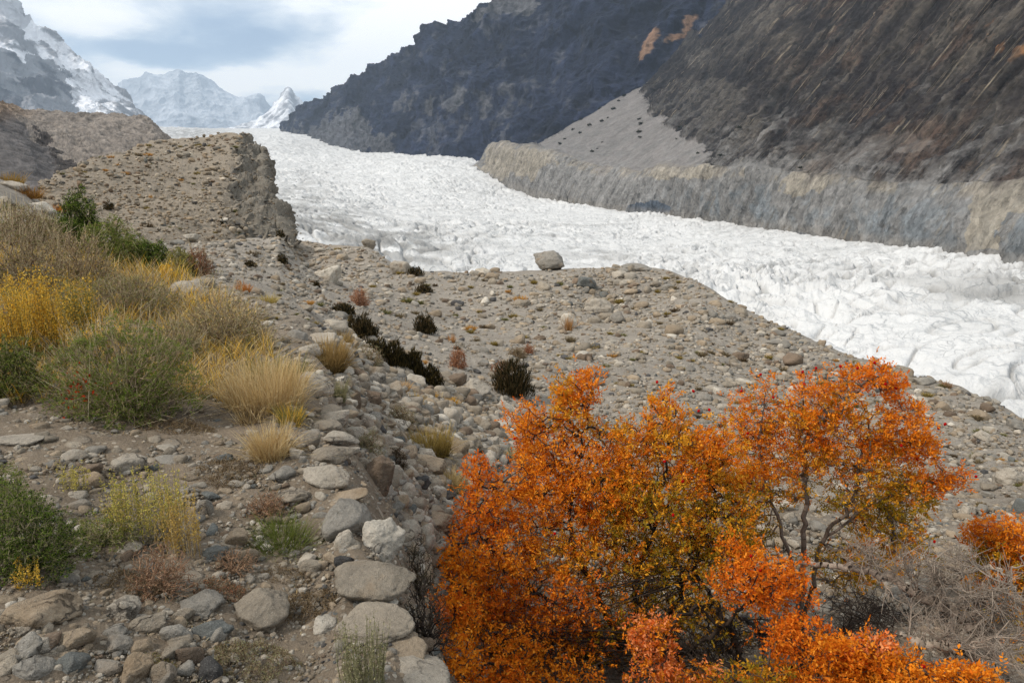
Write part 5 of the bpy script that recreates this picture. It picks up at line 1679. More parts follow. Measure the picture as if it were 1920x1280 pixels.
def shrub(u, vb, w, h, twc, lfc, label, land=None, n=700, per=6, leaf=3.2, name='thorn_shrub', group='shrubs on the moraine', tipw=0.32, shell=0.45, spikes=0, seed=None, slim=0.4, spread=2.2, lo=0.04, up=0.4):
    """woody shrub: branching twigs, and small leaves round the twig ends"""
    g = np.random.default_rng(seed or int(u * 3 + vb * 19))
    if group == SC:
        n, per, leaf, spikes = int(n * 1.7), int(per * 1.25), leaf * 1.1, int(spikes * 3.2 + 60)
    else:
        n, per = int(n * 1.2), int(per * 1.3)
    p, s, W_, H = plant_spot(u, vb, w, h)
    A = dome(g, n, W_, W_ * 0.8, H, lo, shell)
    nz = fbm(A / (W_ * 0.16) + g.uniform(0, 50), 3)
    A = A * (1 + 0.22 * fbm(A / (W_ * 0.3) + g.uniform(0, 50), 2))[:, None]
    A[:, 2] = np.maximum(A[:, 2], 0.01)
    A = A[nz > -0.22]
    N, par, cnt, nr = skeleton(A, [(0, 0, -0.03)], 0.5, g)
    e = root_empty(name, p, label, 'shrub', group, land, u, vb - h / 2)
    tip = np.clip(tipw * s, 0.0009, 0.012)
    gb = Geo()
    tc = np.array([lin(*x) for x in twc])
    twigs(gb, N, par, cnt, nr, tip, tc.mean(0), g, jit=0.35, cap=9 * tip)
    if spikes:
        i = g.integers(nr, len(N), spikes)
        a = N[i]
        d = unit(a - (0, 0, -0.3 * H) + g.normal(0, 0.35, a.shape) * W_ * 0.5)
        L = g.uniform(0.10, 0.34, spikes) * W_ * np.where(g.random(spikes) < 0.12, 1.6, 0.8)
        tubes(gb, a - d * L[:, None] * 0.4, a + d * L[:, None] * 0.6, np.full(spikes, tip * 1.2), np.full(spikes, tip * 0.6), pal(g, spikes, [(186, 172, 142), (168, 152, 122), (150, 132, 104)] if group == SC else twc) * 1.1)
    gb.build('branch', M['bark'], e)
    if per:
        m = len(N) * per
        k = np.repeat(np.arange(len(N)), per)
        q = N[k] + g.normal(0, 1, (m, 3)) * s * spread
        q[:, 2] = np.maximum(q[:, 2], 0.0)
        gl = Geo()
        leaves(gl, q, np.clip(g.uniform(0.6, 1.3, m) * leaf * s, 0.004, 0.12), pal(g, m, lfc), g, up=up, slim=slim)
        gl.build('foliage', M['leaf'], e, shade=False)
    return e, p, s


def mat_plant(u, vb, w, h, cols, label=None, land=None, seed=None, dens=1.0):
    """low crumbling mat of dead stems and leaves"""
    g = np.random.default_rng(seed or int(u * 9 + vb * 7))
    p, s, W_, H = plant_spot(u, vb, w, h)
    D = max(h * s / max(math.sin(math.atan2(-p[2], math.hypot(p[0], p[1]))), 0.15), W_ * 0.5) * 0.8
    n = int(np.clip(w * h * 0.5 * dens, 300, 7000))
    a = g.uniform(0, 6.283, n)
    r = g.random(n) ** 0.5
    x, y = np.cos(a) * r * W_ / 2, np.sin(a) * r * D / 2
    nz = fbm(np.c_[x / (W_ * 0.16), y / (W_ * 0.16), 0 * x + g.uniform(0, 99)], 3)
    k = nz > -0.25
    x, y, r, nz = x[k], y[k], r[k], nz[k]
    zg = ground_z(x + p[0], y + p[1]) - p[2]
    q = np.stack([x, y, zg + g.random(len(x)) * (0.03 + 0.06 * np.clip(nz + 0.3, 0, 1)) * (1 - r ** 3) * min(1, W_ / 0.35)], -1)
    geo = Geo()
    leaves(geo, q, np.clip(g.uniform(2.0, 5.0, len(q)) * s, 0.004, 0.05), pal(g, len(q), cols, 0.3), g, up=0.7, slim=0.42)
    m = len(q) // 7
    i = g.integers(0, len(q), m)
    d = unit(g.normal(size=(m, 3)) + (0, 0, 0.5))
    L = g.uniform(4, 13, m) * s
    tubes(geo, q[i], q[i] + d * L[:, None], np.full(m, 0.35 * s), np.full(m, 0.2 * s), pal(g, m, TWIG))
    o = finish_single(geo, 'dry_mat_plant', M['grass'], p, label, 'mat plant', 'dry mat plants between the terrace stones', land, u, vb - h / 2)
    if not label:
        AUTO.append((o, u, vb - h / 2, 'crumbly dry mat plant'))
    return o


def dark_shrub(u, vb, w, h, label=None, land=None, cols=DARKS, seed=None, desc='dark evergreen shrub'):
    g = np.random.default_rng(seed or int(u * 3 + vb * 5))
    p, s, W_, H = plant_spot(u, vb, w, h)
    n = int(np.clip(w * h * 0.9, 260, 3200))
    q = dome(g, n, W_ * 0.96, W_ * 0.8, H * 0.90, 0.0, 0.4)
    q = q * (1 + 0.30 * fbm(q / (0.26 * W_) + g.uniform(0, 50), 2))[:, None]
    az = np.arctan2(q[:, 1], q[:, 0]) + g.normal(0, 0.6, n)
    L = g.uniform(0.07, 0.17, n) * H + 2.0 * s
    wd = np.clip(g.uniform(0.9, 1.9, n) * s, 0.004, 0.12)
    c = pal(g, n, cols, 0.3)
    geo = Geo()
    blades(geo, q - (0, 0, 0.05 * H), az, L, wd, g.uniform(0.05, 0.5, n), g.uniform(0, 0.2, n), c * 0.9, c, g)
    e = root_empty('dark_shrub', p, label, 'shrub', 'dark evergreen shrubs on the moraine', land, u, vb - h / 2)
    geo.build('foliage', M['grass'], e, shade=False)
    gb = Geo()
    m = 14
    a = np.zeros((m, 3))
    b = dome(g, m, W_ * 0.8, W_ * 0.7, H * 0.9, 0.1, 0.3)
    tubes(gb, a, b, np.full(m, 1.0 * s), np.full(m, 0.4 * s), pal(g, m, [(60, 50, 38)]), 4)
    gb.build('branch', M['bark'], e)
    if not label:
        AUTO.append((e, u, vb - h / 2, desc))
    return e


SC = 'scrub on the terrace'
# ---- dark evergreen shrubs of the slope
dark_shrub(645, 592, 46, 28, 'black low cushion shrub lying under the reddish twig bush', 'black cushion shrub')
dark_shrub(680, 642, 62, 58, 'round black green shrub at the top of the boulder gully', 'round black shrub')
dark_shrub(797, 627, 44, 42, 'solitary round black shrub in the middle of the bare slope', 'solitary black shrub')
dark_shrub(779, 518, 32, 20, 'small black shrub touching the cube shaped boulder')
dark_shrub(795, 550, 34, 20, 'small dark shrub with a brown edge below the cube shaped boulder')
dark_shrub(530, 496, 22, 22)
dark_shrub(469, 501, 26, 14)
dark_shrub(525, 438, 18, 16)
dark_shrub(594, 540, 12, 14)
dark_shrub(424, 416, 12, 14)
dark_shrub(961, 747, 82, 78, 'big black green shrub above the orange bush at the end of the gully', 'big black shrub')
HEDGE = [(44, 41, 28), (62, 55, 34), (94, 80, 46), (38, 36, 24)]
for i_, (a_, b_, c_, d_, l_) in enumerate([(706, 672, 52, 40, 'first'), (738, 694, 58, 56, 'tallest'), (772, 710, 52, 60, 'third'), (806, 728, 50, 48, 'lowest')]):
    dark_shrub(a_, b_, c_, d_, f'{l_} of the dark bristly shrubs in the row descending along the gully', 'row of bristly shrubs' if i_ == 1 else None, HEDGE)
dark_shrub(1896, 1075, 22, 16)
dark_shrub(206, 388, 20, 16)

# ---- the scrub on the terrace, far to near
SC = 'scrub on the terrace'
tuft(22, 338, 56, 34, [(150, 122, 66), (166, 132, 70)], 'tan tuft on the skyline of the bank', None, group=SC)
tuft(56, 372, 62, 32, [(140, 100, 56), (160, 120, 60)], 'rusty tuft hanging over the bank behind the whitish slab', None, group=SC)
tuft(118, 392, 40, 22, [(176, 118, 56), (190, 130, 64)], 'orange domed tuft between the bank and the green conical shrub', None, group=SC)
shrub(158, 470, 78, 118, [(70, 64, 44)], DGREEN + GREEN, 'dark green conical shrub standing tallest on the bank', 'conical green shrub', 1000, 13, 3.0, 'leafy_shrub', SC, shell=0.6)
shrub(125, 470, 100, 70, [(70, 64, 44)], DGREEN + GREEN, 'low dark green shrub at the foot of the conical one', None, 700, 10, 3.2, 'leafy_shrub', SC)
shrub(215, 505, 140, 96, [(90, 84, 54)], GREEN + OLIVE, 'wide mid green shrub beside the conical one', 'wide green shrub', 1100, 11, 3.2, 'leafy_shrub', SC)
shrub(290, 512, 82, 58, [(70, 64, 44)], DGREEN + GREEN, 'compact deep green round shrub in the scrub', 'compact green shrub', 700, 12, 3.0, 'leafy_shrub', SC)
shrub(342, 520, 66, 52, [(110, 100, 60)], OLIVE + [(150, 140, 60)], 'yellow green shrub at the end of the scrub', None, 500, 9, 3.2, 'leafy_shrub', SC)
shrub(376, 520, 56, 62, REDD, REDD + LITTER, 'reddish brown twiggy shrub closing the scrub towards the slope', None, 420, 4, 2.6, 'twiggy_shrub', SC, spikes=40)
shrub(40, 560, 190, 160, TWIG, LITTER + OLIVE, 'large brown thicket of bare twigs at the picture edge', 'brown thicket', 1300, 4, 3.0, 'twiggy_shrub', SC, spikes=160)
shrub(150, 545, 150, 110, TWIG, LITTER + OLIVE + STRAW, 'brown and straw coloured twiggy shrub behind the yellow weeds', None, 1000, 4, 3.0, 'twiggy_shrub', SC, spikes=120)
shrub(60, 470, 150, 84, TWIG, OLIVE + LITTER, 'grey green twiggy shrub below the bank slab', None, 900, 5, 3.0, 'twiggy_shrub', SC, spikes=100)
shrub(250, 600, 190, 92, TWIG, OLIVE + SAGE, 'loose grey green bush between the yellow weeds and the sandy boulder', 'loose grey green bush', 1100, 6, 3.2, 'twiggy_shrub', SC, spikes=120)
shrub(425, 672, 200, 128, TWIG, SAGE + OLIVE + STRAW, 'wide thorny bush of pale twigs in front of the sandy boulder', 'pale thorny bush', 1400, 4, 3.4, 'thorn_shrub', SC, spikes=240)
shrub(330, 690, 120, 90, TWIG, SAGE + OLIVE, 'greyish thorny bush leaning on the big green one', None, 800, 5, 3.2, 'thorn_shrub', SC, spikes=120)
weed(26, 690, 80, 170, YELL, 'tall golden weeds at the picture edge', None, 60, OLIVE, 40, group='golden weeds in the scrub')
weed(92, 680, 84, 170, YELL, 'tall golden weeds in the middle of the golden patch', 'golden weeds', 60, OLIVE, 40, group='golden weeds in the scrub')
weed(160, 640, 80, 120, YELL + OLIVE, 'greenish gold weeds at the thinning end of the golden patch', None, 46, OLIVE, 32, group='golden weeds in the scrub')
weed(190, 690, 70, 90, YELL + STRAW, 'short gold and straw weeds in front of the golden patch', None, 34, OLIVE, 28, group='golden weeds in the scrub')
weed(318, 535, 26, 40, YELL, 'single golden sprig behind the sandy boulder', None, 10, OLIVE, 26, group='golden weeds in the scrub')
shrub(22, 750, 150, 120, [(90, 84, 54)], GREEN + DGREEN + OLIVE, 'dense green bush under the golden weeds at the picture edge', None, 1000, 11, 3.4, 'thorn_shrub', SC, spikes=60)
big, bp_, bs_ = shrub(238, 800, 290, 210, TWIG, GREEN + OLIVE + GREEN, 'biggest sprawling green thorn bush with pale spiny twigs on the terrace', 'sprawling thorn bush', 2600, 11, 3.6, 'thorn_shrub', SC, spikes=260)
g_r = np.random.default_rng(4)
gg_ = Geo()
k_ = 60
leaves(gg_, np.array((0.0, -0.45, 0.30)) + g_r.normal(0, 0.06, (k_, 3)), g_r.uniform(0.012, 0.03, k_), pal(g_r, k_, [(150, 50, 24), (120, 40, 20)]), g_r)
tag(gg_.build('red_leaf_spray', M['leaf'], big, shade=False), 'rusty red dead leaves in the heart of the bush')
tuft(455, 548, 42, 28, [(196, 130, 66), (180, 118, 60)], 'orange dry tuft behind the pale thorny bush', None, group=SC)
tuft(501, 570, 54, 30, [(170, 150, 84), (186, 164, 96)], 'domed straw green tuft on the rim of the slope', None, group=SC)
tuft(500, 775, 150, 120, STRAW, 'broad stand of tall straw grass behind the pale capstone boulder', 'tall straw grass', 2300, 0.75)
tuft(520, 730, 110, 80, STRAW + OLIVE, 'straw grass thinning out towards the thorn bushes', None, 1300, 0.7)
tuft(508, 868, 90, 92, STRAW, 'pale straw grass falling over small stones by the path', 'falling straw grass', 1300, 0.6)
tuft(468, 800, 60, 50, STRAW + LITTER, 'short brownish grass at the foot of the tall straw grass', None, 500, 0.4)
tuft(545, 800, 60, 60, YELL + OLIVE, 'yellow green grass between the straw and the rounded boulders', None, 600, 0.6)

# ---- the boulder gully
GU = 'grass tufts in the boulder gully'
tuft(622, 702, 66, 84, [(186, 156, 100), (170, 140, 88)], 'thick straw tussock leaning out over the dark drop of the terrace', 'straw tussock', 1300, 0.55, [(60, 48, 30)], 0.12, group=GU)
tuft(642, 650, 50, 40, [(160, 136, 92), (146, 122, 80)], 'dun tuft behind the straw tussock', None, 500, group=GU)
tuft(637, 752, 34, 50, SAGE, 'sage grey tuft hanging below the straw tussock', None, 320, 0.5, group=GU)
tuft(808, 862, 76, 72, [(190, 166, 96), (176, 148, 80)], 'spiky straw clump with a black skirt in the middle of the gully', 'spiky straw clump', 1100, 0.7, [(40, 32, 22)], group=GU)
tuft(776, 764, 42, 32, [(190, 152, 66), (176, 140, 60)], 'bright ochre tuft between gully boulders', 'ochre tuft', 420, 0.6, [(60, 48, 30)], group=GU)
tuft(810, 748, 30, 20, [(200, 160, 90)], 'pale ochre tuft under the row of bristly shrubs', None, 240, group=GU)
tuft(847, 760, 28, 20, [(196, 150, 66)], 'small orange yellow tuft beside the brown rock', None, 240, group=GU)
tuft(755, 735, 36, 30, [(204, 164, 112)], 'peach coloured tuft among whitish boulders', None, 300, group=GU)
tuft(842, 925, 90, 52, [(180, 158, 110), (166, 142, 96)], 'drooping straw grass under the broad tan slab', None, 800, 0.4, group=GU)
tuft(960, 868, 44, 34, SAGE + STRAW, 'pale tuft at the edge of the orange crown', None, 300, group=GU)
shrub(694, 862, 56, 56, TWIG, SAGE, 'sage grey shrub wedged below the rounded edge boulders', None, 420, 5, 2.6, 'twiggy_shrub', 'small shrubs in the gully')
shrub(745, 884, 44, 48, [(70, 58, 46)], [(80, 70, 50), (60, 52, 40)], 'dark brown shrub above the tan slab', None, 400, 5, 2.6, 'twiggy_shrub', 'small shrubs in the gully')
shrub(752, 800, 56, 44, TWIG, SAGE + LITTER, 'dun twiggy shrub over dark stones in the gully', None, 400, 5, 2.6, 'twiggy_shrub', 'small shrubs in the gully')
shrub(690, 690, 70, 44, TWIG, LITTER + SAGE, 'grey brown shrub shading the pale gully boulders', None, 420, 5, 2.6, 'twiggy_shrub', 'small shrubs in the gully')
shrub(675, 576, 40, 38, REDD, [(176, 136, 106), (150, 110, 84)], 'pinkish brown twig bush beside the black cushion shrub', 'pinkish twig bush', 320, 5, 3.0, 'twiggy_shrub', 'reddish bushes on the slope')
shrub(858, 692, 36, 42, REDD, [(176, 132, 100), (150, 106, 80)], 'pinkish brown ball bush at the bottom of the bare slope', 'pinkish ball bush', 320, 6, 3.0, 'twiggy_shrub', 'reddish bushes on the slope')
shrub(936, 712, 44, 36, REDD, REDD + LITTER, 'brown twig bush behind the big black shrub', None, 300, 4, 2.6, 'twiggy_shrub', 'reddish bushes on the slope')
shrub(991, 664, 20, 20, REDD, REDD, 'tiny reddish twig bush on the open slope', None, 160, 4, 2.6, 'twiggy_shrub', 'reddish bushes on the slope')
shrub(968, 672, 40, 22, TWIG, LITTER, 'flat brown bush over the small grey stones', None, 240, 4, 2.6, 'twiggy_shrub', 'reddish bushes on the slope')
tuft(1066, 622, 14, 38, [(176, 132, 84)], 'rusty grass streak against the whitish upright slab', None, 100, 0.8, group=GU)
tuft(847, 642, 14, 22, [(186, 140, 92)], 'thin peach coloured tuft on the pale track', None, 80, 0.8, group=GU)
tuft(1775, 728, 24, 18, [(160, 128, 96)], 'round brown tuft on the crest against the ice', None, 200, group=GU)

# ---- the near terrace
weed(278, 1030, 160, 150, [(186, 174, 84), (170, 160, 76), (196, 170, 100)], 'yellow green feathery weeds in front of the round speckled boulder', 'feathery weeds', 56, SAGE, 44)
weed(345, 1050, 80, 130, [(196, 166, 90), (180, 150, 80)], 'straw coloured weed stalks leaning beside the feathery weeds', None, 24, STRAW, 34)
weed(140, 930, 60, 70, [(186, 170, 90)], 'thin pale weed between the sandy path and the dark green shrub', None, 10, SAGE, 26)
shrub(60, 1095, 200, 190, [(120, 112, 84)], DGREEN + GREEN, 'dark green sprawling shrub low at the picture edge', 'dark green edge shrub', 1700, 12, 4.6, 'leafy_shrub', 'shrubs on the near terrace', spikes=30, up=0.9, slim=0.3)
shrub(20, 985, 110, 110, [(120, 112, 84)], OLIVE + GREEN, 'pale green upright shrub behind the dark green edge shrub', None, 600, 9, 4.6, 'leafy_shrub', 'shrubs on the near terrace', up=1.0, slim=0.3)
shrub(190, 1040, 150, 80, [(150, 140, 108)], OLIVE + GREEN, 'thin green spray trailing from the dark green edge shrub', None, 460, 8, 4.0, 'leafy_shrub', 'shrubs on the near terrace', spikes=30)
tuft(530, 1040, 150, 84, [(112, 124, 56), (128, 134, 66), (96, 108, 48)], 'lush green grass tuft beside the whaleback boulder', 'green grass tuft', 1000, 0.5, [(70, 74, 36)])
shrub(500, 975, 90, 54, REDD + TWIG, REDD + LITTER, 'reddish dry twigs behind the green grass tuft', None, 500, 4, 2.6, 'twiggy_shrub', 'shrubs on the near terrace')
weed(60, 1110, 60, 60, YELL, 'little golden weed at the foot of the dark green edge shrub', None, 9, OLIVE, 34)
shrub(300, 1130, 140, 110, TWIG + REDD, LITTER + REDD, 'brown dry weed heap above the peaked stone', 'brown weed heap', 700, 4, 3.0, 'twiggy_shrub', 'shrubs on the near terrace', spikes=40)
shrub(440, 1085, 100, 60, TWIG + REDD, LITTER, 'sparse reddish twigs in front of the layered slate rock', None, 420, 3, 2.6, 'twiggy_shrub', 'shrubs on the near terrace')
mat_plant(575, 1160, 110, 80, LITTER, 'dry crumbling mat between the dome boulder and the huge fawn boulder', 'dry mat')
mat_plant(480, 1275, 170, 100, LITTER + SAGE, 'widest crumbling brown mat below the dome boulder', 'widest mat')
mat_plant(290, 1265, 90, 60, LITTER + OLIVE, 'olive brown mat between rounded stones', 'olive mat')
mat_plant(430, 905, 130, 60, LITTER, 'brown litter mat spread beside the falling straw grass', None)
mat_plant(250, 1120, 150, 40, LITTER, 'flat dark litter behind the peaked stone', None)
mat_plant(420, 1130, 120, 50, LITTER + REDD, 'reddish litter mat above the dome boulder', None)
mat_plant(330, 820, 150, 34, LITTER, 'dark twig litter in front of the sprawling thorn bush', None)
mat_plant(540, 1100, 100, 40, LITTER, 'thin brown mat in front of the green grass tuft', None)
weed(682, 1310, 100, 130, SAGE, 'wispy sage green weed standing alone at the bottom of the terrace', 'wispy sage weed', 34, SAGE, 40, lo=0.15)
shrub(800, 1235, 110, 150, [(52, 44, 38)], [(70, 62, 44), (58, 50, 40)], 'dark leafless shrub filling the pit beside the lowest slab', None, 900, 3, 3.0, 'twiggy_shrub', 'shrubs on the near terrace')  # dark twigs; the pit's shade is put into their colour
shrub(786, 1130, 60, 120, [(66, 56, 46)], [(90, 84, 60), (70, 62, 46)], 'dark twiggy shrub in the gap between the boulders and the orange bush', None, 700, 3, 3.0, 'twiggy_shrub', 'shrubs on the near terrace')
tuft(822, 1072, 60, 44, [(170, 160, 96), (150, 142, 84)], 'pale yellow grass against the orange leaves', None, 500, 0.5)
tuft(838, 985, 40, 34, SAGE + STRAW, 'small sage tuft behind the roofing slab', None, 260)

# ---- tufts dotted over the open slope and the hump: the largest as objects, the others as one cover
def cushions():
    g = np.random.default_rng(77)
    pals = [([(150, 128, 70), (134, 118, 66)], 'ochre'), ([(128, 112, 84), (112, 98, 74)], 'dun'), ([(104, 88, 66), (84, 70, 52)], 'brown'), ([(176, 132, 70), (190, 140, 72)], 'orange'), ([(112, 110, 66), (126, 120, 74)], 'olive')]
    protos = []
    for k, (cols, nm) in enumerate(pals):
        for j in range(2):
            n = 150
            rad = np.sqrt(g.random(n)) * 0.32
            az0 = g.uniform(0, 6.283, n)
            B = np.stack([np.cos(az0) * rad, np.sin(az0) * rad, 0 * rad - 0.03], -1)
            geo = Geo()
            c1 = pal(g, n, cols, 0.25)
            blades(geo, B, az0 + g.normal(0, 0.6, n), g.uniform(0.3, 0.6, n), g.uniform(0.03, 0.075, n), np.clip(rad / 0.32 * g.uniform(0.4, 1.0, n), 0, 0.92), g.uniform(0, 0.3, n), c1 * 0.7, c1, g)
            protos.append((geo, geo.mesh('cushion_tuft', M['grass'], False), nm))
    n = 760
    u = g.uniform(470, 1930, n)
    v = g.uniform(465, 960, n)
    th, r = field_hits(u, v)
    ok = ~np.isnan(r) & ~in_poly(u, v, GULLY) & ~in_poly(u, v, TERR)
    cl = fbm(np.c_[u / 120, v / 70, 0 * u + 8], 3)
    ok &= g.random(n) < 0.62 + 0.6 * cl
    th, r = th[ok], r[ok]
    x, y = np.sin(th) * r, np.cos(th) * r
    P = np.c_[x, y, ground_z(x, y)]
    k = g.integers(0, HUMP_P.shape[0] * HUMP_P.shape[1], 900)
    q = HUMP_P.reshape(-1, 3)[k][(HUMP_S.ravel()[k] < 6.2)]
    pu, pv = project(q)
    q = q[(pv > 262) & (pv < 440) & (np.arange(len(q)) % 3 == 0)]
    P = np.concatenate([P, q])
    px = np.exp(g.normal(0, 0.32, len(P))) * 14
    px[-len(q):] *= 0.62
    s = scale_at(P.T) if False else (P[:, 1] * math.cos(PITCH) - P[:, 2] * math.sin(PITCH)) / F
    order = np.argsort(-px)
    geo = Geo()
    qu, qv = project(P)
    for rank, i in enumerate(order):
        pr = protos[int(g.choice(len(protos), p=np.array([6, 6, 5, 5, 4, 4, 1.5, 1.5, 4, 4]) / 41))]
        sc = px[i] * s[i]
        if rank < 190:
            o = bpy.data.objects.new('cushion_tuft', pr[1])
            C.objects.link(o)
            o.location = tuple(P[i])
            o.scale = (sc, sc, sc * g.uniform(0.7, 1.1))
            o.rotation_euler = (0, 0, g.uniform(0, 6.28))
            tag(o, None, 'cushion tuft', 'cushion tufts dotted over the moraine slope')
            AUTO.append((o, qu[i], qv[i], f'small {pr[2]} cushion tuft'))
        else:
            a = g.uniform(0, 6.28)
            for vv, cc in zip(pr[0].v, pr[0].c):
                n0 = geo.n
                geo.v.append((rotz(vv, a) * sc + P[i]).astype(np.float32))
                geo.c.append(cc)
                geo.n += len(vv)
            for ff in pr[0].f:
                geo.f.append(ff + n0)
    tag(geo.build('vegetation', M['grass'], shade=False), 'tiny dry tufts dotted over the far slope and the hump', None, None, 'stuff')


cushions()


# ---- thin dry grass and litter between the shrubs
def ground_grass():
    g = np.random.default_rng(31)
    geo = Geo()
    for poly, n, hl, cols in (([(-120, 470), (300, 500), (470, 590), (520, 690), (440, 770), (250, 750), (-700, 770), (-700, 400)], 62000, (8, 60), YELL + YELL + STRAW + OLIVE + LITTER + STRAW),
                              ([(-120, 380), (60, 390), (200, 440), (420, 520), (300, 540), (-120, 520)], 5000, (6, 26), OLIVE + LITTER + STRAW),
                              ([(-120, 780), (420, 760), (560, 720), (590, 900), (560, 1100), (600, 1300), (-700, 1300), (-700, 780)], 11000, (4, 16), LITTER + STRAW + SAGE),
                              (GULLY, 2600, (5, 18), STRAW + LITTER + SAGE)):
        pa = np.array(poly, float)
        u, v = g.uniform(pa[:, 0].min(), pa[:, 0].max(), n * 2), g.uniform(pa[:, 1].min(), pa[:, 1].max(), n * 2)
        cl = fbm(np.c_[u / 42, v / 26, u * 0 + 3], 3)
        k = in_poly(u, v, poly) & (cl > -0.22)
        th, r = field_hits(u[k], v[k])
        ok = ~np.isnan(r)
        th, r = th[ok], r[ok]
        x, y = np.sin(th) * r, np.cos(th) * r
        P = np.c_[x, y, ground_z(x, y)]
        s = (P[:, 1] * math.cos(PITCH) - P[:, 2] * math.sin(PITCH)) / F
        m = len(P)
        c1 = pal(g, m, cols, 0.25)
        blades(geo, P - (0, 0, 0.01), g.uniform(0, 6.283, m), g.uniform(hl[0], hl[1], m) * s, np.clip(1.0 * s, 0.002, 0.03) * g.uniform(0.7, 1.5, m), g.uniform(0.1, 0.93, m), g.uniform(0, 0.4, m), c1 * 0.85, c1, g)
    tag(geo.build('grass', M['grass'], shade=False), 'thin dry grass and litter between the shrubs and stones', None, None, 'stuff')


ground_grass()

# ================================================================== THE ORANGE ROSE BUSHES
ORANGE = [(222, 134, 34), (210, 120, 28), (228, 150, 52), (198, 106, 26)]
AMBER = [(214, 150, 38), (198, 138, 34), (180, 130, 40), (220, 162, 56)]
RED = [(212, 112, 30), (200, 96, 26), (218, 128, 42)]
SALMON = [(222, 128, 72), (210, 104, 44), (228, 150, 96)]
OLV = [(150, 124, 36), (128, 112, 36), (170, 130, 34)]


def limb_points(path):
    """a main limb: (u, v, distance, thickness in metres) -> dense points"""
    a = np.array(path, float)
    m = max(int(len(a) * 7), 8)
    b = catmull(a, np.linspace(0, len(a) - 1, m))
    return at(b[:, 0], b[:, 1], b[:, 2]), b[:, 3]


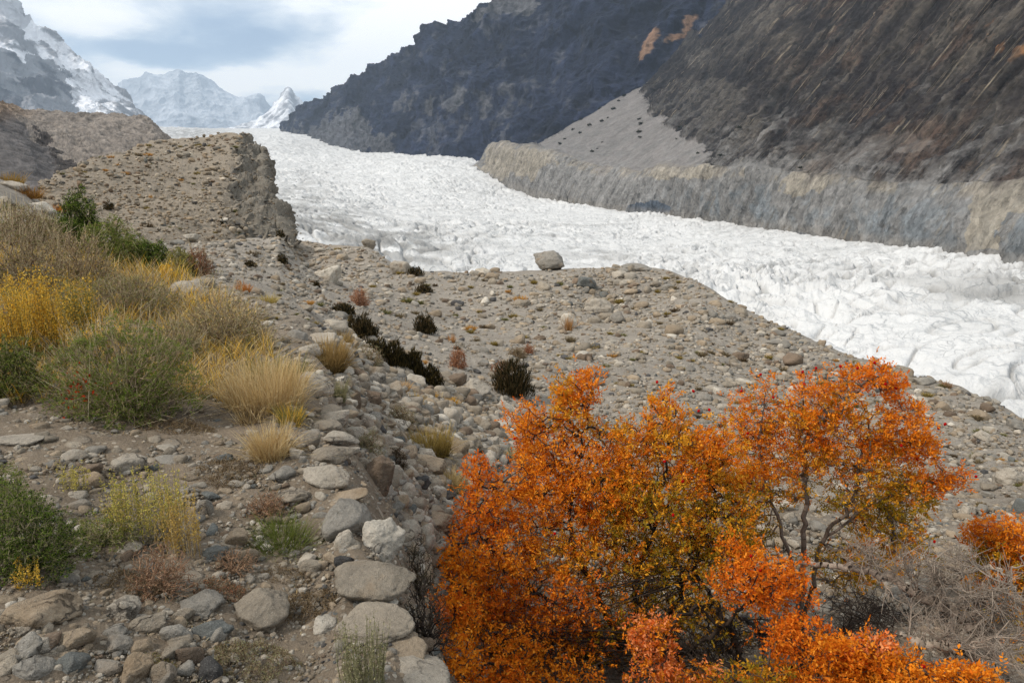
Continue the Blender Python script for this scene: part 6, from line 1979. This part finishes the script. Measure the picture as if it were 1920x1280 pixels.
def rose_bush(name, label, land, base, limbs, crowns, n_attr, per, seed, cat='bush', group=None, hips=(), leaf=(0.018, 0.034), wood=((84, 70, 58),), tip=0.0022, spare=None, clump=0.042, sparse=0.0, gap=-0.30):
    """crowns: (u, v, ru, rv, distance, depth, palettes, leafiness)"""
    g = np.random.default_rng(seed)
    bp = at(base[0], base[1], base[2])
    bp[2] = float(ground_z(np.array([bp[0]]), np.array([bp[1]]))[0])
    e = root_empty(name, bp, label, cat, group, land, base[0], base[1])
    gt = Geo()
    nodes = [np.zeros((1, 3))]
    wood_c = np.array([lin(*c) for c in wood])
    for path in limbs:
        pts, th = limb_points(path)
        pts = np.concatenate([bp[None], pts]) if path[0][3] >= 0 else pts
        th = np.concatenate([[max(th[0], th[0])], th]) if path[0][3] >= 0 else np.abs(th)
        pts = pts - bp
        pts[1:-1] += g.normal(0, 0.012, pts[1:-1].shape)
        th = np.abs(th)
        tubes(gt, pts[:-1], pts[1:], th[:-1], th[1:], np.repeat(wood_c[g.integers(0, len(wood_c), 1)], len(pts) - 1, 0) * g.uniform(0.8, 1.2, (len(pts) - 1, 1)), 7)
        nodes.append(pts[1:])
    gt.build('trunk', M['bark'], e)
    roots = np.concatenate(nodes)
    A, pi, lf = [], [], []
    vol = np.array([c[2] * c[3] for c in crowns], float)
    vol /= vol.sum()
    for k, c in enumerate(crowns):
        n = max(int(n_attr * vol[k]), 12)
        d = unit(g.normal(size=(n, 3))) * (g.random(n) ** 0.45 * np.where(g.random(n) < 0.16, g.uniform(1.0, 1.55, n), 1.0))[:, None]
        u, v, r = c[0] + d[:, 0] * c[2], c[1] + d[:, 1] * c[3], c[4] + d[:, 2] * c[5]
        A.append(at(u, v, r) - bp)
        pi.append(np.full(n, k))
        lf.append(np.full(n, c[7]))
    A, pi, lf = np.concatenate(A), np.concatenate(pi), np.concatenate(lf)
    A = A * 1.0
    nz = fbm(A / 0.15 + seed, 3)
    k = (nz > gap)
    A, pi, lf = A[k], pi[k], lf[k]
    if not per:
        # dead wood: long whippy shoots with short side twigs, each a little bowed
        gb = Geo()
        sh = A[g.random(len(A)) < 0.075]
        near = np.argsort(np.linalg.norm(sh[:, None] - roots[None, 1:], axis=2), axis=1)[:, :14]
        st_ = roots[1:][near[np.arange(len(sh)), g.integers(0, 14, len(sh))]]
        vec = sh - st_
        ln = np.linalg.norm(vec, axis=1)
        bow = np.cross(unit(vec), unit(g.normal(size=vec.shape))) * (ln * g.uniform(0.02, 0.14, len(sh)))[:, None]
        bow[:, 2] = np.abs(bow[:, 2])
        ts = np.linspace(0, 1, 6)
        pts = st_[:, None] + vec[:, None] * ts[None, :, None] + bow[:, None] * (4 * ts * (1 - ts))[None, :, None] + g.normal(0, 0.006, (len(sh), 6, 3))
        r0_ = g.uniform(0.0032, 0.0075, len(sh))
        shade_ = np.asarray(wood_c.mean(0)) * g.uniform(0.7, 1.3, (len(sh), 1))
        for k in range(5):
            tubes(gb, pts[:, k], pts[:, k + 1], r0_ * (1 - 0.17 * k), r0_ * (1 - 0.17 * (k + 1)), shade_, 4)
        for rep in range(9):
            k = g.integers(1, 5, len(sh))
            a0 = pts[np.arange(len(sh)), k]
            dd = unit(unit(vec) * 0.6 + unit(g.normal(size=vec.shape)) * 0.9 + (0, 0, 0.15))
            l2 = g.uniform(0.05, 0.20, len(sh))
            m1 = a0 + dd * (l2 * 0.5)[:, None] + g.normal(0, 0.006, vec.shape)
            e1 = a0 + dd * l2[:, None] + g.normal(0, 0.016, vec.shape)
            tubes(gb, a0, m1, np.full(len(sh), tip * 1.1), np.full(len(sh), tip * 0.85), shade_)
            tubes(gb, m1, e1, np.full(len(sh), tip * 0.85), np.full(len(sh), tip * 0.5), shade_)
            e2 = m1 + unit(dd + g.normal(0, 0.6, vec.shape)) * (l2 * 0.45)[:, None]
            tubes(gb, m1, e2, np.full(len(sh), tip * 0.7), np.full(len(sh), tip * 0.4), shade_)
        gb.build('branch', M['bark'], e)
        return e
    N, par, cnt, nr = skeleton(A, roots, 0.25, g)
    # skeleton() reorders the points: find the crown of each again
    order = np.argsort(np.min(np.linalg.norm(A[:, None] - roots[None], axis=2), axis=1))
    pi, lf = pi[order], lf[order]
    gb = Geo()
    twigs(gb, N, par, cnt, nr, tip, wood_c.mean(0), g, 0.40, 0.25 if per else 0.10, cap=0.016)
    gb.build('branch', M['bark'], e)
    if per:
        gl = Geo()
        nn = N[nr:]
        hue = fbm(nn / 0.20 + 3 * seed, 3)
        tipness = (cnt[nr:] < 4)
        num = (per * lf * np.where(tipness, 1.0, 0.55) * g.uniform(0.5, 1.5, len(nn))).astype(int)
        fan = 7                                     # leaflets of one spray
        sidx = np.repeat(np.arange(len(nn)), np.maximum(num // fan, 0) + (g.random(len(nn)) < (num % fan) / fan))
        ns_ = len(sidx)
        sd_ = unit(g.normal(size=(ns_, 3)) + (0, 0, 0.25) + 0.8 * unit(nn[sidx] - roots.mean(0)))
        sp_ = nn[sidx] + g.normal(0, clump, (ns_, 3)) * g.uniform(0.2, 1.0, (ns_, 1))
        sl_ = g.uniform(0.045, 0.085, ns_)
        idx = np.repeat(sidx, fan)
        m = len(idx)
        tpos = np.tile(np.linspace(0.1, 1.0, fan), ns_)
        q = np.repeat(sp_, fan, 0) + np.repeat(sd_ * sl_[:, None], fan, 0) * tpos[:, None]
        sside = np.repeat(unit(np.cross(sd_, g.normal(size=(ns_, 3)))), fan, 0) * np.where(np.arange(m) % 2 == 0, 1, -1)[:, None]
        ldir = unit(np.repeat(sd_, fan, 0) * 0.75 + sside * np.where(tpos > 0.95, 0.05, 0.9)[:, None] + g.normal(0, 0.22, (m, 3)))
        spick = np.repeat(g.normal(0, 0.2, ns_), fan)
        cols = np.empty((m, 3))
        pick = hue[idx] + spick + g.normal(0, 0.06, m)
        for k, c in enumerate(crowns):
            sel = pi[idx] == k
            A_, B_, C_ = c[6]
            pk = pick[sel]
            ns = int(sel.sum())
            ca, cb, cc = pal(g, ns, A_, 0.2), pal(g, ns, B_, 0.2), pal(g, ns, C_, 0.2)
            cols[sel] = np.where((pk < -0.05)[:, None], ca, np.where((pk < 0.38)[:, None], cb, cc))
        leaves(gl, q, g.uniform(leaf[0], leaf[1], m), cols, g, slim=0.5, d=ldir)
        gl.build('foliage', M['leaf'], e, shade=False)
    if hips:
        hv, hf = ICO[2]
        hg = Geo()
        hg.add(hv * (0.011, 0.011, 0.014), hf, lin(176, 26, 26))
        me = hg.mesh('rose_hip', M['leaf'])
        for (u, v, r) in hips:
            o = bpy.data.objects.new('rose_hip', me)
            C.objects.link(o)
            o.parent = e
            o.location = tuple(at(u, v, r) - bp)
            o.rotation_euler = (g.normal(0, 0.5), g.normal(0, 0.5), 0)
    return e


OA, OR_, RE, SA, YE = (AMBER, ORANGE, RED), (ORANGE, ORANGE, RED), (RED, RED, ORANGE), (SALMON, ORANGE, SALMON), (OLV, AMBER, ORANGE)
BG = 'orange rose bushes in the hollow beside the terrace'
rose_bush('rose_bush', 'largest dense orange rose bush with a pointed top in front of the slope', 'large orange bush', (1190, 1290, 5.3),
    [[(1180, 1250, 5.3, 0.0252), (1130, 1130, 5.2, 0.0216), (1070, 1010, 5.2, 0.0173), (1080, 880, 5.3, 0.0108), (1110, 740, 5.4, 0.0043)],
     [(1200, 1250, 5.3, 0.0252), (1192, 1090, 5.2, 0.0216), (1230, 980, 5.2, 0.0144), (1250, 860, 5.3, 0.0086), (1248, 760, 5.3, 0.0036)],
     [(1210, 1250, 5.3, 0.0216), (1280, 1100, 5.2, 0.0180), (1330, 990, 5.2, 0.0115), (1340, 880, 5.3, 0.0050)],
     [(1170, 1260, 5.2, 0.0216), (1080, 1160, 5.0, 0.0173), (970, 1080, 5.0, 0.0130), (900, 1000, 5.0, 0.0072), (900, 900, 5.1, 0.0036)],
     [(1160, 1270, 5.2, 0.0216), (1050, 1200, 4.8, 0.0144), (930, 1170, 4.7, 0.0101), (850, 1150, 4.7, 0.0043)],
     [(1230, 1265, 5.2, 0.0216), (1340, 1180, 4.9, 0.0158), (1430, 1110, 4.7, 0.0086)]],
    [(1104, 728, 26, 44, 5.4, 0.20, OR_, 1.1), (1070, 790, 62, 62, 5.4, 0.32, OA, 1), (1030, 850, 72, 66, 5.35, 0.38, OR_, 1), (1248, 790, 44, 50, 5.35, 0.28, OA, 1), (1262, 870, 96, 84, 5.35, 0.45, OA, 1),
     (1318, 900, 52, 96, 5.35, 0.35, OA, 1), (902, 905, 32, 42, 5.1, 0.22, RE, 1), (912, 975, 58, 66, 5.1, 0.32, RE, 1), (990, 930, 80, 80, 5.2, 0.42, OR_, 1), (1110, 930, 110, 90, 5.2, 0.45, OR_, 1),
     (1220, 980, 110, 90, 5.2, 0.45, YE, 1), (1335, 1010, 66, 90, 5.2, 0.40, YE, 0.9), (870, 1075, 52, 66, 4.7, 0.32, OR_, 0.95), (960, 1060, 80, 70, 5.0, 0.4, OR_, 1), (1080, 1040, 100, 66, 5.1, 0.42, OA, 0.9),
     (930, 1150, 90, 52, 4.8, 0.35, RE, 0.95), (1060, 1130, 90, 60, 4.9, 0.4, RE, 0.8), (1180, 1080, 90, 50, 5.1, 0.4, YE, 0.55), (1300, 1110, 80, 60, 5.1, 0.4, YE, 0.35), (870, 1220, 60, 56, 4.6, 0.3, YE, 0.35), (1000, 1220, 80, 50, 4.7, 0.35, OR_, 0.45),
     (1225, 1195, 52, 46, 4.3, 0.22, SA, 1.0), (1250, 1262, 80, 40, 4.3, 0.26, SA, 0.9), (812, 1165, 26, 26, 3.9, 0.15, SA, 0.9), (1425, 1100, 96, 52, 4.6, 0.30, RE, 1.0), (1390, 1050, 50, 40, 4.8, 0.25, OR_, 0.9), (1110, 1210, 80, 50, 5.0, 0.35, YE, 0.5), (930, 1195, 110, 50, 4.75, 0.4, OR_, 0.6), (1060, 1195, 110, 60, 4.9, 0.4, RE, 0.55), (1190, 1150, 110, 60, 5.2, 0.45, YE, 0.5), (1310, 1180, 110, 70, 5.2, 0.45, YE, 0.35), (1240, 1060, 110, 60, 5.3, 0.45, YE, 0.7), (1165, 850, 70, 66, 5.35, 0.35, OA, 1), (1170, 930, 80, 60, 5.2, 0.35, OA, 1), (1345, 860, 40, 60, 5.35, 0.25, OA, 0.9), (1385, 960, 40, 70, 5.3, 0.3, YE, 0.7), (870, 1165, 46, 56, 4.3, 0.3, OR_, 0.8), (850, 1150, 46, 60, 4.15, 0.25, OR_, 0.85), (855, 1235, 52, 60, 3.75, 0.25, OR_, 0.8), (920, 1275, 90, 40, 3.95, 0.28, RE, 0.75), (960, 1225, 60, 60, 4.25, 0.25, OR_, 0.8), (1060, 1270, 70, 40, 4.2, 0.25, OR_, 0.6), (985, 800, 40, 44, 5.4, 0.25, OR_, 1), (1060, 745, 30, 40, 5.4, 0.2, OA, 0.9), (900, 1260, 80, 40, 4.6, 0.3, OR_, 0.5)],
    8200, 33, 11, group=BG, wood=((62, 52, 44), (52, 44, 38)), gap=-0.20, hips=[(1232, 716, 5.3), (1300, 733, 5.3), (1262, 965, 4.8), (1280, 902, 4.9), (1330, 768, 5.3), (1246, 865, 4.9), (1408, 1042, 4.6), (1426, 1068, 4.45), (1207, 990, 4.8), (965, 822, 5.1), (1040, 1000, 4.7), (1310, 770, 5.2)])

rose_bush('rose_bush', 'open orange rose bush on two bare stems with an arching top branch and red hips', 'arching orange bush', (1500, 1120, 6.2),
    [[(1505, 1120, 6.2, 0.025), (1508, 1000, 6.15, 0.023), (1510, 900, 6.1, 0.018), (1500, 830, 6.1, 0.014), (1505, 740, 6.1, 0.006)],
     [(1520, 1110, 6.2, 0.021), (1545, 1010, 6.2, 0.018), (1600, 930, 6.2, 0.014), (1612, 860, 6.2, 0.012), (1630, 790, 6.2, 0.006)],
     [(1510, 900, 6.1, -0.020), (1512, 820, 6.05, -0.018), (1570, 765, 6.0, -0.016), (1620, 720, 6.0, -0.012), (1650, 690, 6.0, -0.006)],
     [(1500, 1100, 6.2, 0.017), (1450, 950, 6.1, 0.016), (1425, 850, 6.0, 0.010), (1435, 730, 6.0, 0.004)],
     [(1545, 1010, 6.2, -0.014), (1660, 930, 6.3, -0.010), (1760, 900, 6.3, -0.006), (1820, 893, 6.3, -0.003)]],
    [(1525, 735, 38, 40, 6.1, 0.25, OR_, 1), (1620, 712, 62, 30, 6.0, 0.25, OR_, 1.1), (1665, 725, 34, 28, 6.0, 0.2, RE, 0.9), (1545, 800, 60, 52, 6.1, 0.32, OA, 1), (1435, 735, 16, 26, 6.0, 0.1, OR_, 0.7), (1415, 790, 42, 52, 6.0, 0.25, OA, 0.95), (1428, 860, 48, 66, 6.05, 0.3, OR_, 0.95),
     (1510, 860, 52, 42, 6.1, 0.3, OA, 0.8), (1690, 800, 62, 48, 6.1, 0.3, OR_, 0.95), (1650, 850, 60, 46, 6.2, 0.3, OA, 0.9), (1725, 845, 42, 28, 6.1, 0.2, OR_, 0.7), (1760, 905, 72, 26, 6.3, 0.25, RE, 1.0), (1690, 930, 80, 42, 6.3, 0.35, YE, 0.9), (1640, 985, 80, 42, 6.4, 0.35, YE, 0.6), (1700, 1010, 60, 34, 6.4, 0.3, YE, 0.4), (1570, 1050, 80, 34, 6.3, 0.3, YE, 0.35), (1440, 1080, 40, 40, 6.2, 0.2, YE, 0.3), (1585, 860, 60, 50, 6.15, 0.35, OA, 0.7), (1600, 930, 70, 50, 6.2, 0.35, YE, 0.6), (1480, 920, 60, 40, 6.1, 0.3, YE, 0.5), (1590, 770, 40, 40, 6.05, 0.25, OA, 0.8), (1400, 900, 46, 60, 5.9, 0.3, OA, 0.9), (1410, 990, 46, 50, 5.9, 0.3, YE, 0.7), (1480, 790, 40, 44, 6.05, 0.25, OA, 0.7), (1660, 1040, 100, 34, 6.5, 0.3, YE, 0.6), (1600, 1080, 70, 30, 6.5, 0.3, YE, 0.5)],
    4300, 35, 12, group=BG, wood=((118, 104, 92), (100, 86, 74)), gap=0.0,
    hips=[(1426, 702, 5.95), (1505, 697, 5.95), (1508, 720, 5.95), (1608, 690, 5.85), (1640, 680, 5.85), (1660, 720, 5.85), (1530, 690, 5.9), (1680, 727, 5.9), (1760, 802, 6.0), (1772, 795, 6.0), (1830, 893, 6.2), (1576, 687, 5.85), (1390, 733, 5.9), (1402, 812, 5.8), (1752, 1015, 6.2), (1720, 860, 6.0), (1690, 835, 5.9), (1450, 745, 5.9), (1640, 872, 6.0)])

rose_bush('rose_bush', 'small orange rose bush entering beyond the grey dead branches', 'small far orange bush', (1900, 1190, 7.0),
    [[(1895, 1150, 7.0, 0.02), (1880, 1060, 7.0, 0.012), (1890, 990, 7.0, 0.005)], [(1900, 1150, 7.0, 0.02), (1850, 1090, 7.0, 0.012), (1835, 1050, 7.0, 0.004)], [(1905, 1150, 7.0, 0.02), (1940, 1080, 7.0, 0.01), (1950, 1010, 7.0, 0.004)]],
    [(1870, 1005, 52, 36, 7.0, 0.3, OR_, 1), (1910, 1030, 56, 44, 7.0, 0.3, OR_, 1), (1855, 1065, 46, 50, 7.0, 0.3, YE, 0.8), (1920, 1090, 66, 50, 7.0, 0.35, YE, 0.55), (1880, 1160, 70, 60, 6.9, 0.35, YE, 0.35), (1960, 1040, 50, 50, 7.0, 0.3, OR_, 0.9), (1890, 1090, 60, 44, 7.0, 0.3, OR_, 0.8), (1905, 1230, 60, 40, 6.6, 0.3, YE, 0.45), (1840, 1010, 30, 34, 7.0, 0.2, OR_, 0.8)],
    1500, 28, 13, group=BG, wood=((118, 104, 92),))

rose_bush('rose_bush', 'red orange rose bush lowest at the bottom edge with bright shoots', 'lowest orange bush', (1560, 1390, 4.3),
    [[(1560, 1340, 4.3, 0.02), (1530, 1260, 4.3, 0.014), (1500, 1190, 4.35, 0.005)], [(1570, 1340, 4.3, 0.02), (1600, 1270, 4.2, 0.012), (1640, 1210, 4.2, 0.004)], [(1550, 1340, 4.3, 0.02), (1460, 1280, 4.2, 0.012), (1440, 1200, 4.3, 0.004)], [(1580, 1340, 4.3, 0.02), (1680, 1290, 4.2, 0.01), (1720, 1240, 4.2, 0.004)]],
    [(1490, 1200, 62, 34, 4.4, 0.25, RE, 0.9), (1580, 1240, 66, 36, 4.2, 0.25, OR_, 1), (1660, 1262, 76, 34, 4.2, 0.25, OR_, 0.95), (1640, 1212, 40, 24, 4.2, 0.2, SA, 0.7), (1440, 1270, 60, 34, 4.3, 0.25, YE, 0.6), (1730, 1285, 60, 26, 4.2, 0.2, OR_, 0.8), (1560, 1290, 90, 30, 4.2, 0.25, OR_, 0.9), (1350, 1290, 60, 30, 4.4, 0.25, YE, 0.5), (1810, 1278, 50, 24, 4.2, 0.2, OR_, 0.8)],
    1050, 34, 14, group=BG, hips=[(1731, 1248, 4.1), (1824, 1274, 4.1), (1540, 1202, 4.2)])

# the dead wood between them
DEADG = 'dead branches between the orange bushes'
rose_bush('dead_shrub', 'grey leafless shrub with a long bent limb between the orange bushes', 'grey dead shrub', (1870, 1300, 4.95),
    [[(1860, 1250, 4.95, 0.04), (1850, 1195, 4.95, 0.036), (1800, 1160, 4.95, 0.034), (1720, 1110, 4.95, 0.032), (1640, 1075, 5.00, 0.027), (1570, 1062, 5.05, 0.022), (1500, 1055, 5.15, 0.018)],
     [(1875, 1270, 4.85, 0.04), (1850, 1245, 4.65, 0.038), (1800, 1216, 4.55, 0.036), (1740, 1208, 4.55, 0.026), (1690, 1185, 4.55, 0.012)],
     [(1800, 1160, 4.95, -0.018), (1770, 1105, 4.95, -0.016), (1820, 1068, 4.95, -0.013), (1880, 1070, 4.95, -0.008), (1900, 1100, 4.95, -0.004)],
     [(1850, 1195, 4.95, -0.02), (1830, 1130, 4.85, -0.014), (1880, 1100, 4.85, -0.008), (1920, 1040, 4.85, -0.004)]],
    [(1660, 1035, 110, 26, 4.95, 0.3, OA, 0), (1740, 1060, 90, 34, 4.95, 0.35, OA, 0), (1830, 1110, 100, 50, 4.85, 0.4, OA, 0), (1900, 1170, 90, 70, 4.85, 0.4, OA, 0), (1760, 1150, 110, 50, 4.85, 0.4, OA, 0), (1830, 1230, 120, 50, 4.65, 0.4, OA, 0)],
    2300, 0, 15, 'shrub', DEADG, wood=((148, 135, 120), (132, 118, 105)), tip=0.0024, gap=-0.6)
rose_bush('dead_shrub', 'dark thicket of bare brown twigs under the orange leaves', 'dark bare thicket', (1520, 1270, 5.4),
    [[(1500, 1230, 5.4, 0.03), (1420, 1180, 5.3, 0.02), (1380, 1150, 5.3, 0.01)], [(1530, 1230, 5.4, 0.03), (1600, 1170, 5.4, 0.02), (1660, 1130, 5.4, 0.008)], [(1480, 1250, 5.2, 0.03), (1340, 1240, 5.0, 0.02), (1270, 1200, 5.0, 0.008)], [(1400, 1260, 5.1, -0.03), (1370, 1180, 5.1, -0.024), (1330, 1110, 5.1, -0.016), (1300, 1060, 5.1, -0.01)]],
    [(1560, 1150, 110, 50, 5.4, 0.4, OA, 0), (1420, 1210, 110, 60, 5.2, 0.4, OA, 0), (1650, 1170, 110, 50, 5.4, 0.4, OA, 0), (1290, 1200, 110, 70, 5.1, 0.45, OA, 0), (1120, 1230, 130, 50, 5.1, 0.45, OA, 0), (930, 1230, 100, 50, 4.8, 0.35, OA, 0), (870, 1210, 60, 70, 4.6, 0.3, OA, 0)],
    2600, 0, 16, 'shrub', DEADG, wood=((62, 52, 44), (48, 42, 38)), tip=0.0026, gap=-0.6)  # bare twigs, packed dense and coloured dark to deepen the hollow's shade


# ================================================================== LABELS that say where each small thing lies
def name_small_things():
    lm = [(u, v, n) for u, v, n in LANDMARK if n]
    ordn = ['', 'second', 'third', 'fourth', 'fifth', 'sixth', 'seventh', 'eighth', 'ninth', 'tenth']
    where = []
    for i, (o, u, v, d) in enumerate(AUTO):
        L = sorted(lm, key=lambda k: math.hypot(k[0] - u, (k[1] - v) * 1.5))[:7]
        opts = []
        for x, y, nm in L:
            dx, dy = u - x, (v - y) * 1.5
            if abs(dx) < 0.45 * abs(dy):
                w = 'beyond' if dy < 0 else 'in front of'
            elif abs(dy) < 0.45 * abs(dx):
                w = 'on the ice side of' if dx > 0 else 'on the scrub side of'
            else:
                w = ('beyond' if dy < 0 else 'in front of') + (' and iceward of' if dx > 0 else ' and scrubward of')
            opts.append((w, nm, math.hypot(dx, dy)))
        where.append(opts)
    key = {}
    # first choice: the nearest landmark; a crowded key hands things on to the next landmark
    for i in sorted(range(len(AUTO)), key=lambda k: where[k][0][2]):
        d = AUTO[i][3]
        best = min(range(len(where[i])), key=lambda j: len(key.get((d, where[i][j][0], where[i][j][1]), [])) * 3 + j)
        w, nm, dist = where[i][best]
        key.setdefault((d, w, nm), []).append((dist, i))
    for (d, w, nm), items in key.items():
        items.sort()
        for r, (dist, i) in enumerate(items):
            w2 = w.replace('in front of and', 'in front and').replace('beyond and', 'beyond and')
            if r == 0:
                AUTO[i][0]['label'] = f'{d} {w2} the {nm}' if len(items) == 1 else f'first {d} {w2} the {nm}'
            else:
                AUTO[i][0]['label'] = f'{ordn[r] if r < 10 else "far"} {d} {w2} the {nm}'


name_small_things()
